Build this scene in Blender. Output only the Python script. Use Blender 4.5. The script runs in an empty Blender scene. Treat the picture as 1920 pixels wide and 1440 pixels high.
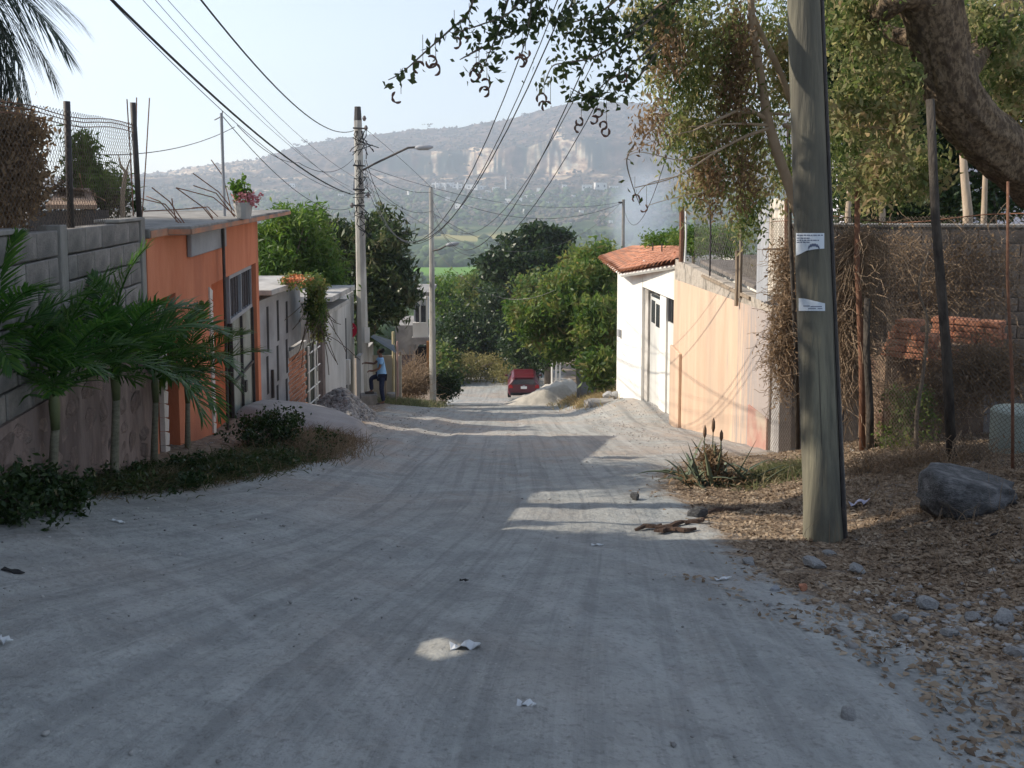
import bpy, bmesh, math, random
import numpy as np
from mathutils import Vector, Matrix
R = math.radians
random.seed(7); rng = np.random.default_rng(11)
scene = bpy.context.scene
col = scene.collection

# ------------------------------------------------------------------ camera, light, exposure
F = 1700.0; TILT = R(5.0); CAMZ = 1.6
CY = 360 + F*math.tan(TILT)
cam_d = bpy.data.cameras.new('camera'); cam = bpy.data.objects.new('camera', cam_d); col.objects.link(cam)
cam.location = (0, 0, CAMZ); cam.rotation_euler = (R(90)-TILT, 0, 0)
cam_d.sensor_width = 36; cam_d.lens = 36*F/1920; cam_d.shift_y = -(720-CY)/1920
cam_d.clip_start = .05; cam_d.clip_end = 9000
scene.camera = cam
SUN_EL = R(34); TRAVEL = Vector((1, -.10, 0)).normalized()       # sun light runs from the left, level part
world = bpy.data.worlds.new('World'); scene.world = world; world.use_nodes = True
wn = world.node_tree.nodes; wl = world.node_tree.links
bg = wn['Background']; sky = wn.new('ShaderNodeTexSky'); sky.sky_type = 'NISHITA'; sky.sun_disc = False
sky.sun_elevation = SUN_EL
SUNV = -TRAVEL                                                    # towards the sun
sky.sun_rotation = math.atan2(SUNV.x, SUNV.y) % (2*math.pi)
sky.air_density = 1.0; sky.dust_density = 1.3; sky.ozone_density = .5; sky.altitude = 1200
hz_ = wn.new('ShaderNodeHueSaturation'); hz_.inputs['Saturation'].default_value = .66; wl.new(sky.outputs[0], hz_.inputs['Color'])   # dusty greyed air
wl.new(hz_.outputs[0], bg.inputs[0]); bg.inputs[1].default_value = .15
sd = bpy.data.lights.new('sun', 'SUN'); sun = bpy.data.objects.new('sun', sd); col.objects.link(sun)
sd.energy = 4.4; sd.angle = R(.5); sd.color = (1, .90, .76)
ldir = Vector((TRAVEL.x*math.cos(SUN_EL), TRAVEL.y*math.cos(SUN_EL), -math.sin(SUN_EL)))
sun.rotation_euler = ldir.to_track_quat('-Z', 'Y').to_euler()
scene.view_settings.view_transform = 'Standard'; scene.view_settings.look = 'None'
scene.view_settings.gamma = 1; scene.view_settings.use_curve_mapping = False
scene.view_settings.exposure = 0.63
scene.render.engine = 'CYCLES'
scene.cycles.transparent_max_bounces = 12; scene.cycles.max_bounces = 6; scene.cycles.volume_bounces = 1

# ------------------------------------------------------------------ where things are
def ray(px, py):
    a = (px-960)/F; b = -(py-CY)/F
    return Vector((a, math.cos(TILT)+b*math.sin(TILT), -math.sin(TILT)+b*math.cos(TILT)))
def W(px, py, Y):
    d = ray(px, py); return Vector((0, 0, CAMZ)) + d*(Y/d.y)
_Y = np.array([-30,-10,0,3,6.6,10,13,16,21,27.3,33,38,45,52,60,75,120,300])
_D = np.array([-.6,.95,1.58,1.85,2.5,3.15,3.8,4.4,5.5,6.78,8.0,9.0,10.6,11.95,12.7,14.5,22,40])
_fy = np.arange(-30, 300, .25); _fd = np.interp(_fy, _Y, _D)
for _ in range(2): _fd = np.convolve(np.pad(_fd, 4, mode='reflect', reflect_type='odd'), np.ones(9)/9, 'valid')
def Droad(Y): return np.interp(Y, _fy, _fd)
def sm(x, a, b):
    t = np.clip((x-a)/(b-a), 0, 1); return t*t*(3-2*t)
def _h(ix, iy, s):
    v = np.sin(ix*127.1+iy*311.7+s*74.7)*43758.5453; return v-np.floor(v)
def vnoise(x, y, s=0):
    ix = np.floor(x); iy = np.floor(y); fx = x-ix; fy = y-iy
    fx = fx*fx*(3-2*fx); fy = fy*fy*(3-2*fy)
    return ((_h(ix,iy,s)*(1-fx)+_h(ix+1,iy,s)*fx)*(1-fy)+(_h(ix,iy+1,s)*(1-fx)+_h(ix+1,iy+1,s)*fx)*fy)*2-1
def fbm(x, y, oct=4, s=0):
    v = 0; a = 1.0; t = 0
    for o in range(oct):
        v = v+a*vnoise(x*2**o, y*2**o, s+o*13); t += a; a *= .5
    return v/t
def zg(X, Y):
    X = np.asarray(X, float); Y = np.asarray(Y, float)
    z = CAMZ-Droad(Y)
    z = z+.12*np.clip(-1.2-X, 0, 2.6)*(1-sm(Y, 26, 36))
    z = z+.22*np.exp(-((X+4.3)/1.3)**2-((Y-15.3)/2.2)**2)
    z = z+.08*sm(-X, 2.3, 3.2)*(1-sm(Y, 5, 8))
    z = z+.25*np.clip(X-2.3, 0, 1.8)*(1-sm(Y, 9.5, 12.5))
    z = z+.32*np.clip(X-1.7, 0, 2.2)*sm(Y, 20, 26)*(1-sm(Y, 45, 58))
    z = z+.03*fbm(X*.8, Y*.5, 3, 5)+.010*fbm(X*5, Y*4, 3, 9)*(1-sm(Y, 30, 50))
    z = z+.045*np.maximum(0, fbm(X*1.1, Y*1.1, 3, 21))*sm(Y, 10, 13)*(1-sm(Y, 26, 32))
    rough = sm(X, 1.6+.12*(Y-4), 2.4+.12*(Y-4))*(1-sm(Y, 10, 13))
    z = z+.03*fbm(X*3.1, Y*3.1, 3, 33)*rough
    return z
def hit(px, py):
    d = ray(px, py); t = 1.0
    while t < 200:
        p = Vector((0, 0, CAMZ))+d*t
        if p.z < float(zg(p.x, p.y)): break
        t += .02+.002*t
    return p
def ground(x, y): return Vector((x, y, float(zg(x, y))))

# ------------------------------------------------------------------ materials
def nt(m): m.use_nodes = True; return m.node_tree.nodes, m.node_tree.links
def rgb(h): return (h[0], h[1], h[2], 1)
def M(name, c1, c2=None, scale=4, rough=.9, bump=.2, bscale=None, stretch=(1,1,1), c3=None, spec=.25, metal=0, sharp=.5, island=0, coord='Object'):
    m = bpy.data.materials.new(name); n, l = nt(m); p = n['Principled BSDF']
    p.inputs['Roughness'].default_value = rough; p.inputs['Metallic'].default_value = metal
    p.inputs['Specular IOR Level'].default_value = spec
    tc = n.new('ShaderNodeTexCoord'); mp = n.new('ShaderNodeMapping'); mp.inputs['Scale'].default_value = stretch
    l.new(tc.outputs[coord], mp.inputs[0])
    if c2 is None: c2 = tuple(v*.8 for v in c1)
    nz = n.new('ShaderNodeTexNoise'); nz.inputs['Scale'].default_value = scale; nz.inputs['Detail'].default_value = 6; nz.inputs['Roughness'].default_value = .65
    l.new(mp.outputs[0], nz.inputs[0])
    cr = n.new('ShaderNodeValToRGB'); e = cr.color_ramp.elements
    e[0].position = .5-.25*(1.2-sharp); e[0].color = rgb(c1); e[1].position = .5+.25*(1.2-sharp); e[1].color = rgb(c2)
    l.new(nz.outputs[0], cr.inputs[0]); out = cr.outputs[0]
    if c3 is not None:
        n2 = n.new('ShaderNodeTexNoise'); n2.inputs['Scale'].default_value = scale*.33; n2.inputs['Detail'].default_value = 5
        l.new(mp.outputs[0], n2.inputs[0]); r2 = n.new('ShaderNodeMapRange'); r2.inputs[1].default_value = .5; r2.inputs[2].default_value = .68
        l.new(n2.outputs[0], r2.inputs[0]); mx = n.new('ShaderNodeMix'); mx.data_type = 'RGBA'
        l.new(r2.outputs[0], mx.inputs[0]); l.new(out, mx.inputs[6]); mx.inputs[7].default_value = rgb(c3); out = mx.outputs[2]
    if island:
        g = n.new('ShaderNodeNewGeometry'); oi = n.new('ShaderNodeObjectInfo'); ad = n.new('ShaderNodeMath'); ad.operation = 'ADD'
        l.new(g.outputs['Random Per Island'], ad.inputs[0]); l.new(oi.outputs['Random'], ad.inputs[1])
        fr = n.new('ShaderNodeMath'); fr.operation = 'FRACT'; l.new(ad.outputs[0], fr.inputs[0])
        mr = n.new('ShaderNodeMapRange'); mr.inputs[3].default_value = 1-island; mr.inputs[4].default_value = 1+island
        l.new(fr.outputs[0], mr.inputs[0]); hs = n.new('ShaderNodeHueSaturation'); l.new(mr.outputs[0], hs.inputs['Value']); l.new(out, hs.inputs['Color']); out = hs.outputs[0]
    l.new(out, p.inputs['Base Color'])
    if bump:
        b = n.new('ShaderNodeBump'); b.inputs['Strength'].default_value = bump; b.inputs['Distance'].default_value = .02
        nb = n.new('ShaderNodeTexNoise'); nb.inputs['Scale'].default_value = bscale or scale*6; nb.inputs['Detail'].default_value = 5
        l.new(mp.outputs[0], nb.inputs[0]); l.new(nb.outputs[0], b.inputs['Height']); l.new(b.outputs[0], p.inputs['Normal'])
    return m
def leafmat(name, cols, trans=.35, rough=.55, scale=1.2):
    m = bpy.data.materials.new(name); n, l = nt(m); p = n['Principled BSDF']; o = n['Material Output']
    g = n.new('ShaderNodeNewGeometry'); tc = n.new('ShaderNodeTexCoord'); nz = n.new('ShaderNodeTexNoise'); nz.inputs['Scale'].default_value = scale; nz.inputs['Detail'].default_value = 2
    l.new(tc.outputs['Object'], nz.inputs[0])
    a = n.new('ShaderNodeMath'); a.operation = 'MULTIPLY_ADD'; a.inputs[1].default_value = .6; l.new(g.outputs['Random Per Island'], a.inputs[0])
    s = n.new('ShaderNodeMath'); s.operation = 'MULTIPLY_ADD'; s.inputs[1].default_value = 1.6; s.inputs[2].default_value = -.6; l.new(nz.outputs[0], s.inputs[0]); l.new(s.outputs[0], a.inputs[2])
    cr = n.new('ShaderNodeValToRGB'); e = cr.color_ramp.elements
    for i, c in enumerate(cols):
        pos = i/(len(cols)-1)
        el = e[i] if i < 2 else e.new(pos)
        el.position = pos; el.color = rgb(c)
    l.new(a.outputs[0], cr.inputs[0]); l.new(cr.outputs[0], p.inputs['Base Color'])
    p.inputs['Roughness'].default_value = rough; p.inputs['Specular IOR Level'].default_value = .3
    t = n.new('ShaderNodeBsdfTranslucent'); hs = n.new('ShaderNodeHueSaturation'); hs.inputs['Value'].default_value = 1.5; hs.inputs['Saturation'].default_value = 1.1
    l.new(cr.outputs[0], hs.inputs['Color']); l.new(hs.outputs[0], t.inputs[0])
    mx = n.new('ShaderNodeMixShader'); mx.inputs[0].default_value = trans
    l.new(p.outputs[0], mx.inputs[1]); l.new(t.outputs[0], mx.inputs[2]); l.new(mx.outputs[0], o.inputs[0])
    return m

# ------------------------------------------------------------------ mesh helpers
def tag(o, label=None, cat=None, group=None, kind=None):
    if label: o['label'] = label
    if cat: o['category'] = cat
    if group: o['group'] = group
    if kind: o['kind'] = kind
    return o
def empty(name, loc, label=None, cat=None, group=None, rz=0):
    o = bpy.data.objects.new(name, None); col.objects.link(o); o.location = loc; o.rotation_euler = (0, 0, rz)
    o.empty_display_size = .2
    return tag(o, label, cat, group)
def attach(o, parent):
    o.parent = parent
    if parent.type == 'EMPTY': o.matrix_parent_inverse = (Matrix.Translation(parent.location) @ parent.rotation_euler.to_matrix().to_4x4()).inverted()
    return o
def piece(name, me, mat, loc, rot, parent, scale=(1, 1, 1)):
    if mat is not None and not me.materials: me.materials.append(mat)
    o = bpy.data.objects.new(name, me); col.objects.link(o); o.location = loc; o.rotation_euler = rot; o.scale = scale
    return attach(o, parent) if parent is not None else o
def link(name, me, mat, parent=None, origin=None, smooth=False):
    if mat is not None and not me.materials: me.materials.append(mat)
    o = bpy.data.objects.new(name, me); col.objects.link(o)
    if smooth:
        me.polygons.foreach_set('use_smooth', np.ones(len(me.polygons), bool))
    if parent is not None: attach(o, parent)
    return o
def arr_mesh(name, V, Fc):
    V = np.asarray(V, np.float32).reshape(-1, 3); Fc = np.asarray(Fc, np.int32); k = Fc.shape[1]
    me = bpy.data.meshes.new(name); me.vertices.add(len(V)); me.vertices.foreach_set('co', V.ravel())
    me.loops.add(Fc.size); me.loops.foreach_set('vertex_index', Fc.ravel())
    me.polygons.add(len(Fc)); me.polygons.foreach_set('loop_start', np.arange(0, Fc.size, k, dtype=np.int32))
    me.polygons.foreach_set('loop_total', np.full(len(Fc), k, np.int32))
    me.update(calc_edges=True); me.validate(); return me
class MB:
    def __init__(s): s.v = []; s.f = []
    def add(s, vs, fs):
        b = len(s.v); s.v += [tuple(v) for v in vs]; s.f += [tuple(i+b for i in f) for f in fs]; return s
    def hexa(s, p):      # 8 points: bottom loop, top loop
        return s.add(p, [(3,2,1,0),(4,5,6,7),(0,1,5,4),(1,2,6,5),(2,3,7,6),(3,0,4,7)])
    def box(s, c, d, rz=0, rx=0, ry=0):
        m = Matrix.Rotation(rz, 3, 'Z') @ Matrix.Rotation(ry, 3, 'Y') @ Matrix.Rotation(rx, 3, 'X'); c = Vector(c)
        q = [(-1,-1,-1),(1,-1,-1),(1,1,-1),(-1,1,-1),(-1,-1,1),(1,-1,1),(1,1,1),(-1,1,1)]
        return s.hexa([c+m @ Vector((a*d[0]/2, b*d[1]/2, e*d[2]/2)) for a, b, e in q])
    def tube(s, pts, r, n=8, cap=True):
        pts = [Vector(p) for p in pts]; rs = r if hasattr(r, '__len__') else [r]*len(pts); vs = []; fs = []
        up = Vector((0, 0, 1)); N = None
        for i, p in enumerate(pts):
            t = (pts[min(i+1, len(pts)-1)]-pts[max(i-1, 0)]).normalized()
            if N is None:
                N = t.cross(up);  N = t.cross(Vector((1, 0, 0))) if N.length < .1 else N
            N = (N-t*N.dot(t)).normalized(); B = t.cross(N)
            for k in range(n):
                a = 2*math.pi*k/n; vs.append(p+(N*math.cos(a)+B*math.sin(a))*rs[i])
        for i in range(len(pts)-1):
            for k in range(n):
                fs.append((i*n+k, i*n+(k+1) % n, (i+1)*n+(k+1) % n, (i+1)*n+k))
        if cap: fs.append(tuple(range(n-1, -1, -1))); fs.append(tuple((len(pts)-1)*n+k for k in range(n)))
        return s.add(vs, fs)
    def prism(s, poly, vec):
        n = len(poly); poly = [Vector(p) for p in poly]; vec = Vector(vec)
        return s.add(poly+[p+vec for p in poly], [tuple(range(n-1, -1, -1)), tuple(range(n, 2*n))]+[(i, (i+1) % n, n+(i+1) % n, n+i) for i in range(n)])
    def build(s, name, mat, parent=None, smooth=False, bevel=0):
        me = bpy.data.meshes.new(name); me.from_pydata(s.v, [], s.f); me.update()
        bm = bmesh.new(); bm.from_mesh(me); bmesh.ops.recalc_face_normals(bm, faces=bm.faces)
        if bevel: bmesh.ops.bevel(bm, geom=list(bm.edges), offset=bevel, segments=1, affect='EDGES', clamp_overlap=True)
        bm.to_mesh(me); bm.free()
        return link(name, me, mat, parent, smooth=smooth)
def tube_many(P, r, sides=3):
    P = np.asarray(P, float); N, K, _ = P.shape
    T = np.empty_like(P); T[:, 1:-1] = P[:, 2:]-P[:, :-2]; T[:, 0] = P[:, 1]-P[:, 0]; T[:, -1] = P[:, -1]-P[:, -2]
    T /= np.linalg.norm(T, axis=2, keepdims=True)+1e-9
    ref = np.array([.31, .52, .11]); ref /= np.linalg.norm(ref)
    A = np.cross(T, ref); A /= np.linalg.norm(A, axis=2, keepdims=True)+1e-9; B = np.cross(T, A)
    r = np.asarray(r, float)
    if r.ndim == 0: r = np.full((N, K), float(r))
    elif r.ndim == 1: r = np.tile(r, (N, 1)) if len(r) == K else np.repeat(r[:, None], K, 1)
    V = np.empty((N, K, sides, 3))
    for k in range(sides):
        a = 2*math.pi*k/sides; V[:, :, k] = P+(A*math.cos(a)+B*math.sin(a))*r[..., None]
    idx = np.arange(N*K*sides).reshape(N, K, sides); fs = []
    for k in range(sides):
        k2 = (k+1) % sides
        fs.append(np.stack([idx[:, :-1, k], idx[:, :-1, k2], idx[:, 1:, k2], idx[:, 1:, k]], -1).reshape(-1, 4))
    return V.reshape(-1, 3), np.concatenate(fs)
def unit(v): return v/(np.linalg.norm(v, axis=-1, keepdims=True)+1e-9)
def leaf_arrays(C, size, asp=.5, droop=0., flat=0., jit=.35, dz=1.):
    N = len(C); d = rng.normal(size=(N, 3)); d[:, 2] -= droop; d[:, 2] *= dz; d = unit(d)
    n0 = rng.normal(size=(N, 3)); n0[:, 2] += flat; w = unit(np.cross(d, n0)); nn = np.cross(w, d)
    s = size*(1+jit*(rng.random((N, 1))*2-1))
    V = np.stack([C-d*s/2, C+w*s*asp/2-d*s*.06+nn*s*.07, C+d*s/2, C-w*s*asp/2-d*s*.06+nn*s*.07], 1)
    return V.reshape(-1, 3), np.arange(N*4).reshape(N, 4)
def leaves(name, C, size, mat, parent=None, **k):
    V, f = leaf_arrays(np.asarray(C, float), size, **k); return link(name, arr_mesh(name, V, f), mat, parent)
def clumps(blobs, ncl, shell=.5):
    """clump centres in the volume of ellipsoids [(centre, radii)]"""
    w = np.array([b[1][0]*b[1][2]+b[1][1]*b[1][2] for b in blobs]); w = w/w.sum(); out = []
    for (c, r), q in zip(blobs, w):
        k = max(2, int(ncl*q)); d = unit(rng.normal(size=(k, 3))); rad = (shell+(1-shell)*rng.random((k, 1))**.6)*(1+.25*rng.normal(size=(k, 1)).clip(-1.6, 1.6))
        out.append(np.array(c)+d*rad*np.array(r))
    return np.concatenate(out)
def around(C, per, sig):
    sig = np.asarray(sig, float); P = np.repeat(C, per, 0); return P+rng.normal(size=P.shape)*sig
def grid_mesh(name, xs, ys, fn):
    X, Y = np.meshgrid(xs, ys); Z = fn(X, Y); V = np.stack([X, Y, Z], -1).reshape(-1, 3)
    nx, ny = len(xs), len(ys); i = np.arange(nx*ny).reshape(ny, nx)
    Fc = np.stack([i[:-1, :-1], i[:-1, 1:], i[1:, 1:], i[1:, :-1]], -1).reshape(-1, 4)
    return V, Fc
def twig_paths(n, start_fn, length, dirv, wob=.35, K=5, droop=.0):
    P = np.empty((n, K, 3)); P[:, 0] = start_fn(n); d = unit(np.asarray(dirv)+rng.normal(size=(n, 3))*wob)
    L = length*(.5+rng.random((n, 1))*.8)/(K-1)
    for k in range(1, K):
        d = unit(d+rng.normal(size=(n, 3))*wob*.5+np.array([0, 0, -droop])); P[:, k] = P[:, k-1]+d*L
    return P
class Fac:
    """a vertical wall plane: origin, unit direction along it, outward normal; s,z on it by where a picture point lands"""
    def __init__(s, x0, y0, x1, y1, side=1):
        s.o = Vector((x0, y0, 0)); s.u = (Vector((x1, y1, 0))-s.o).normalized(); s.n = Vector((s.u.y, -s.u.x, 0))*side
        s.rz = math.atan2(s.u.y, s.u.x)
    def sz(s, px, py, off=0):
        d = ray(px, py); c = Vector((0, 0, CAMZ)); t = (s.o+s.n*off-c).dot(s.n)/d.dot(s.n); p = c+d*t
        return (p-s.o).dot(s.u), p.z
    def p(s, a, z, off=0): v = s.o+s.u*a+s.n*off; return Vector((v.x, v.y, z))
    def box(s, mb, s0, s1, z0, z1, o0, o1):
        q = [(s0, o0), (s1, o0), (s1, o1), (s0, o1)]
        return mb.hexa([s.p(a, z0, o) for a, o in q]+[s.p(a, z1, o) for a, o in q])
    def quadbox(s, mb, pts, o0, o1):   # pts: list of (s,z)
        n = len(pts); return mb.prism([s.p(a, z, o0) for a, z in pts], s.n*(o1-o0))


# ------------------------------------------------------------------ the ground
def steps(a, b, f):
    out = [a]
    while out[-1] < b: out.append(out[-1]+f(out[-1]))
    return np.array(out)
xs = steps(-130, 130, lambda x: .075 if -4.6 < x < 5.6 else (.2+.12*max(0, abs(x)-6)))
ys = steps(-14, 110, lambda y: .3 if y < 1 else (.05+.009*y))
V, Fc = grid_mesh('g', xs, ys, zg)
cx = V[Fc].mean(1)
def leftedge(Y): return np.interp(Y, [3, 5.3, 7.2, 10.1, 12.5, 14.5, 20, 27, 33, 45, 60], [-3.9, -3.45, -2.75, -2.1, -2.2, -2.35, -3.2, -3.6, -3.2, -3.3, -4])
def rightedge(Y): return np.interp(Y, [0, 2.6, 3.5, 4.2, 4.8, 5.5, 7.0, 9, 12.5, 16, 21, 27, 33, 38, 45, 60], [1.8, 1.6, 1.75, 1.6, 1.4, 1.25, 1.15, 1.3, 2.2, 2.6, 2.6, 2.1, 1.4, 1.2, 1.4, 3])
wob = .18*fbm(cx[:, 0]*1.3, cx[:, 1]*1.3, 3, 3)
isL = cx[:, 0] < leftedge(cx[:, 1])+wob; isR = cx[:, 0] > rightedge(cx[:, 1])+wob*2
# weights that tell the material where litter and soil lie (things of the ground itself)
vw = .35*fbm(V[:, 0]*1.2, V[:, 1]*1.2, 4, 3)
dR = V[:, 0]-rightedge(V[:, 1])+vw; dL = leftedge(V[:, 1])-V[:, 0]+vw*.6
litter = sm(dR, -.25, 1.0)*(1-sm(V[:, 1], 11, 13.5)); soil = np.maximum(sm(dL, -.3, .35), sm(dR, .1, 1.2)*sm(V[:, 1], 24, 29)*.8)
def ground_mat():
    m = bpy.data.materials.new('dusty_ground'); n, l = nt(m); p = n['Principled BSDF']; p.inputs['Roughness'].default_value = .95; p.inputs['Specular IOR Level'].default_value = .12
    def noise(sc, det=5, vec=None, dist=0, rough=.6):
        q = n.new('ShaderNodeTexNoise'); q.inputs['Scale'].default_value = sc; q.inputs['Detail'].default_value = det; q.inputs['Distortion'].default_value = dist; q.inputs['Roughness'].default_value = rough
        if vec is not None: l.new(vec, q.inputs[0])
        return q.outputs[0]
    def mixc(f, a, b):
        q = n.new('ShaderNodeMix'); q.data_type = 'RGBA'
        for k, v in ((0, f), (6, a), (7, b)):
            if isinstance(v, (int, float)): q.inputs[k].default_value = v
            elif isinstance(v, tuple): q.inputs[k].default_value = rgb(v)
            else: l.new(v, q.inputs[k])
        return q.outputs[2]
    def rng_(v, a, b, c=0, d=1):
        q = n.new('ShaderNodeMapRange'); l.new(v, q.inputs[0])
        for i, x in enumerate((a, b, c, d)): q.inputs[i+1].default_value = x
        return q.outputs[0]
    def mul(a, b):
        q = n.new('ShaderNodeMath'); q.operation = 'MULTIPLY'
        for i, x in enumerate((a, b)):
            if isinstance(x, (int, float)): q.inputs[i].default_value = x
            else: l.new(x, q.inputs[i])
        return q.outputs[0]
    def add(a, b):
        q = n.new('ShaderNodeMath'); q.operation = 'ADD'; l.new(a, q.inputs[0]); l.new(b, q.inputs[1]); return q.outputs[0]
    tc = n.new('ShaderNodeTexCoord').outputs['Object']
    def at(nm): q = n.new('ShaderNodeAttribute'); q.attribute_name = nm; return q
    ta = at('track'); tb = at('track_b'); li = at('litter').outputs['Fac']; so = at('soil').outputs['Fac']
    def scaled(v, s): q = n.new('ShaderNodeMapping'); q.inputs['Scale'].default_value = s; l.new(v, q.inputs[0]); return q.outputs[0]
    k1 = noise(1, 6, scaled(ta.outputs['Vector'], (5.5, .16, 1)), .25, .68); k2 = noise(1, 6, scaled(tb.outputs['Vector'], (3.6, .2, 1)), 0, .55)
    sy_ = n.new('ShaderNodeSeparateXYZ'); l.new(tc, sy_.inputs[0]); yy_ = sy_.outputs['Y']
    fine = noise(34, 6, tc); mid = noise(3.1, 6, tc, .6, .7); big = noise(.5, 4, tc)
    base = mixc(rng_(mid, .35, .68), (.285, .295, .285), (.42, .43, .41))
    base = mixc(mul(mul(rng_(big, .44, .62), rng_(yy_, 6.5, 10, .25, 1)), .75), base, (.41, .345, .29))
    base = mixc(mul(rng_(k1, .48, .60), .46), base, (.20, .205, .20))
    base = mixc(mul(rng_(k2, .52, .62), .30), base, (.50, .50, .485))
    base = mixc(mul(rng_(fine, .52, .70), .5), base, (.16, .155, .145))
    peb = n.new('ShaderNodeTexVoronoi'); peb.inputs['Scale'].default_value = 17; l.new(tc, peb.inputs[0])
    base = mixc(mul(rng_(peb.outputs['Distance'], .12, .03), .6), base, (.50, .49, .46)); base = mixc(mul(mul(rng_(noise(1.7, 6, tc, .8, .7), .55, .63), rng_(yy_, 6.5, 10, .3, 1)), .5), base, (.30, .255, .215))
    lt = mixc(rng_(noise(45, 3, tc, 1.0), .42, .6), (.13, .09, .06), (.36, .27, .185))
    lt = mixc(mul(rng_(noise(9, 4, tc), .5, .62), .6), lt, (.17, .155, .14))
    lf = mul(rng_(add(li, mul(noise(5, 5, tc, .4), .9)), .72, .98), 1)
    base = mixc(lf, base, lt)
    sl = mixc(rng_(noise(14, 5, tc), .38, .62), (.15, .11, .08), (.32, .26, .20))
    base = mixc(rng_(add(so, mul(noise(4, 5, tc), .8)), .75, 1.05), base, sl)
    l.new(base, p.inputs['Base Color'])
    h = add(add(mul(k1, .55), mul(k2, .55)), add(mul(fine, .35), mul(noise(120, 3, tc), .12)))
    h = add(h, mul(noise(11, 6, tc, .3), 1.1))
    b = n.new('ShaderNodeBump'); b.inputs['Strength'].default_value = .75; b.inputs['Distance'].default_value = .035
    l.new(h, b.inputs['Height']); l.new(b.outputs[0], p.inputs['Normal'])
    return m
GM = ground_mat()
# two families of wheel tracks: along the street, bending left near the camera, and rings round a turning point
bend = -.16*np.clip(7.5-V[:, 1], 0, 20)**1.75
tA = np.stack([V[:, 0]-1.35*sm(V[:, 1], 2.3, 8.5)*np.clip(.7-V[:, 0]*.4, .1, 1.6), V[:, 1], V[:, 2]*0], 1)
rr = np.hypot(V[:, 0]+5.2, V[:, 1]-1.2); th = np.arctan2(V[:, 1]-1.2, V[:, 0]+5.2)
tB = np.stack([rr*(1-sm(V[:, 1], 7, 10))+(V[:, 0]*1.0+3)*sm(V[:, 1], 7, 10), np.where(V[:, 1] < 8, th*6, V[:, 1]), V[:, 2]*0], 1)
zr = .022*fbm(tA[:, 0]*3.2, tA[:, 1]*.12, 3, 71)+.016*fbm(tB[:, 0]*3.6, tB[:, 1]*.12, 3, 72)
V[:, 2] += zr*(1-sm(V[:, 1], 28, 40))*np.clip(1-litter-soil, 0, 1)
def sub_ground(name, sel, kind):
    f = Fc[sel]; u, inv = np.unique(f, return_inverse=True)
    me = arr_mesh(name, V[u], inv.reshape(f.shape))
    for nm, dat, ty in (('litter', litter, 'FLOAT'), ('soil', soil, 'FLOAT')):
        a = me.attributes.new(nm, ty, 'POINT'); a.data.foreach_set('value', dat[u].astype(np.float32))
    for nm, dat in (('track', tA), ('track_b', tB)):
        a = me.attributes.new(nm, 'FLOAT_VECTOR', 'POINT'); a.data.foreach_set('vector', dat[u].astype(np.float32).ravel())
    o = link(name, me, GM, smooth=True); return tag(o, kind=kind)
sub_ground('dirt_road', ~isL & ~isR, 'structure')
sub_ground('left_verge', isL, 'structure'); sub_ground('right_verge', isR & ~isL, 'structure')

# ------------------------------------------------------------------ valley and hills
SKX = [-2500, -900, 0, 200, 265, 340, 420, 480, 520, 560, 640, 700, 780, 860, 940, 1000, 1040, 1075, 1110, 1160, 1230, 1320, 1500, 1700, 1920, 2600, 4200]
SKY_ = [338, 338, 334, 334, 330, 322, 312, 306, 292, 278, 262, 255, 245, 240, 228, 212, 199, 190, 191, 196, 198, 205, 222, 240, 262, 300, 325]
def far_z(PX, Y):
    sk = np.interp(PX, SKX, SKY_)
    img0 = np.interp(Y, [110, 200, 300, 600, 700, 1000, 1400, 1750, 1900], [676, 630, 586, 508, 492, 442, 392, 352, 334])
    g = np.interp(Y, [1900, 1960, 2010, 2120, 2500, 2650, 3500], [0, .12, .52, .62, 1, .85, .1])
    img = img0-(334-sk)*g
    X = (PX-960)/F*Y
    z = CAMZ-(img-360)/F*Y
    amp = np.interp(Y, [110, 300, 700, 1200, 2000, 3000], [0, .6, .8, 6, 16, 16])
    cliff = np.exp(-((Y-1985)/50)**2)
    z = z+amp*(fbm(X/160, Y/160, 5, 91)-.15)+10*cliff*fbm(X/28, Y/90, 3, 95)+amp*.25*fbm(X/22, Y/22, 3, 97)
    return z
fpx = np.concatenate([np.linspace(-1300, -20, 60), np.linspace(0, 1960, 760), np.linspace(1980, 3100, 50)]); fpy = np.concatenate([np.geomspace(110, 1880, 150), np.linspace(1890, 2560, 110), np.linspace(2580, 3500, 14)])
PX, YY = np.meshgrid(fpx, fpy); ZZ = far_z(PX, YY); XX = (PX-960)/F*YY
Vf = np.stack([XX, YY, ZZ], -1).reshape(-1, 3); ii = np.arange(len(fpx)*len(fpy)).reshape(len(fpy), len(fpx))
Ff = np.stack([ii[:-1, :-1], ii[:-1, 1:], ii[1:, 1:], ii[1:, :-1]], -1).reshape(-1, 4)
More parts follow.
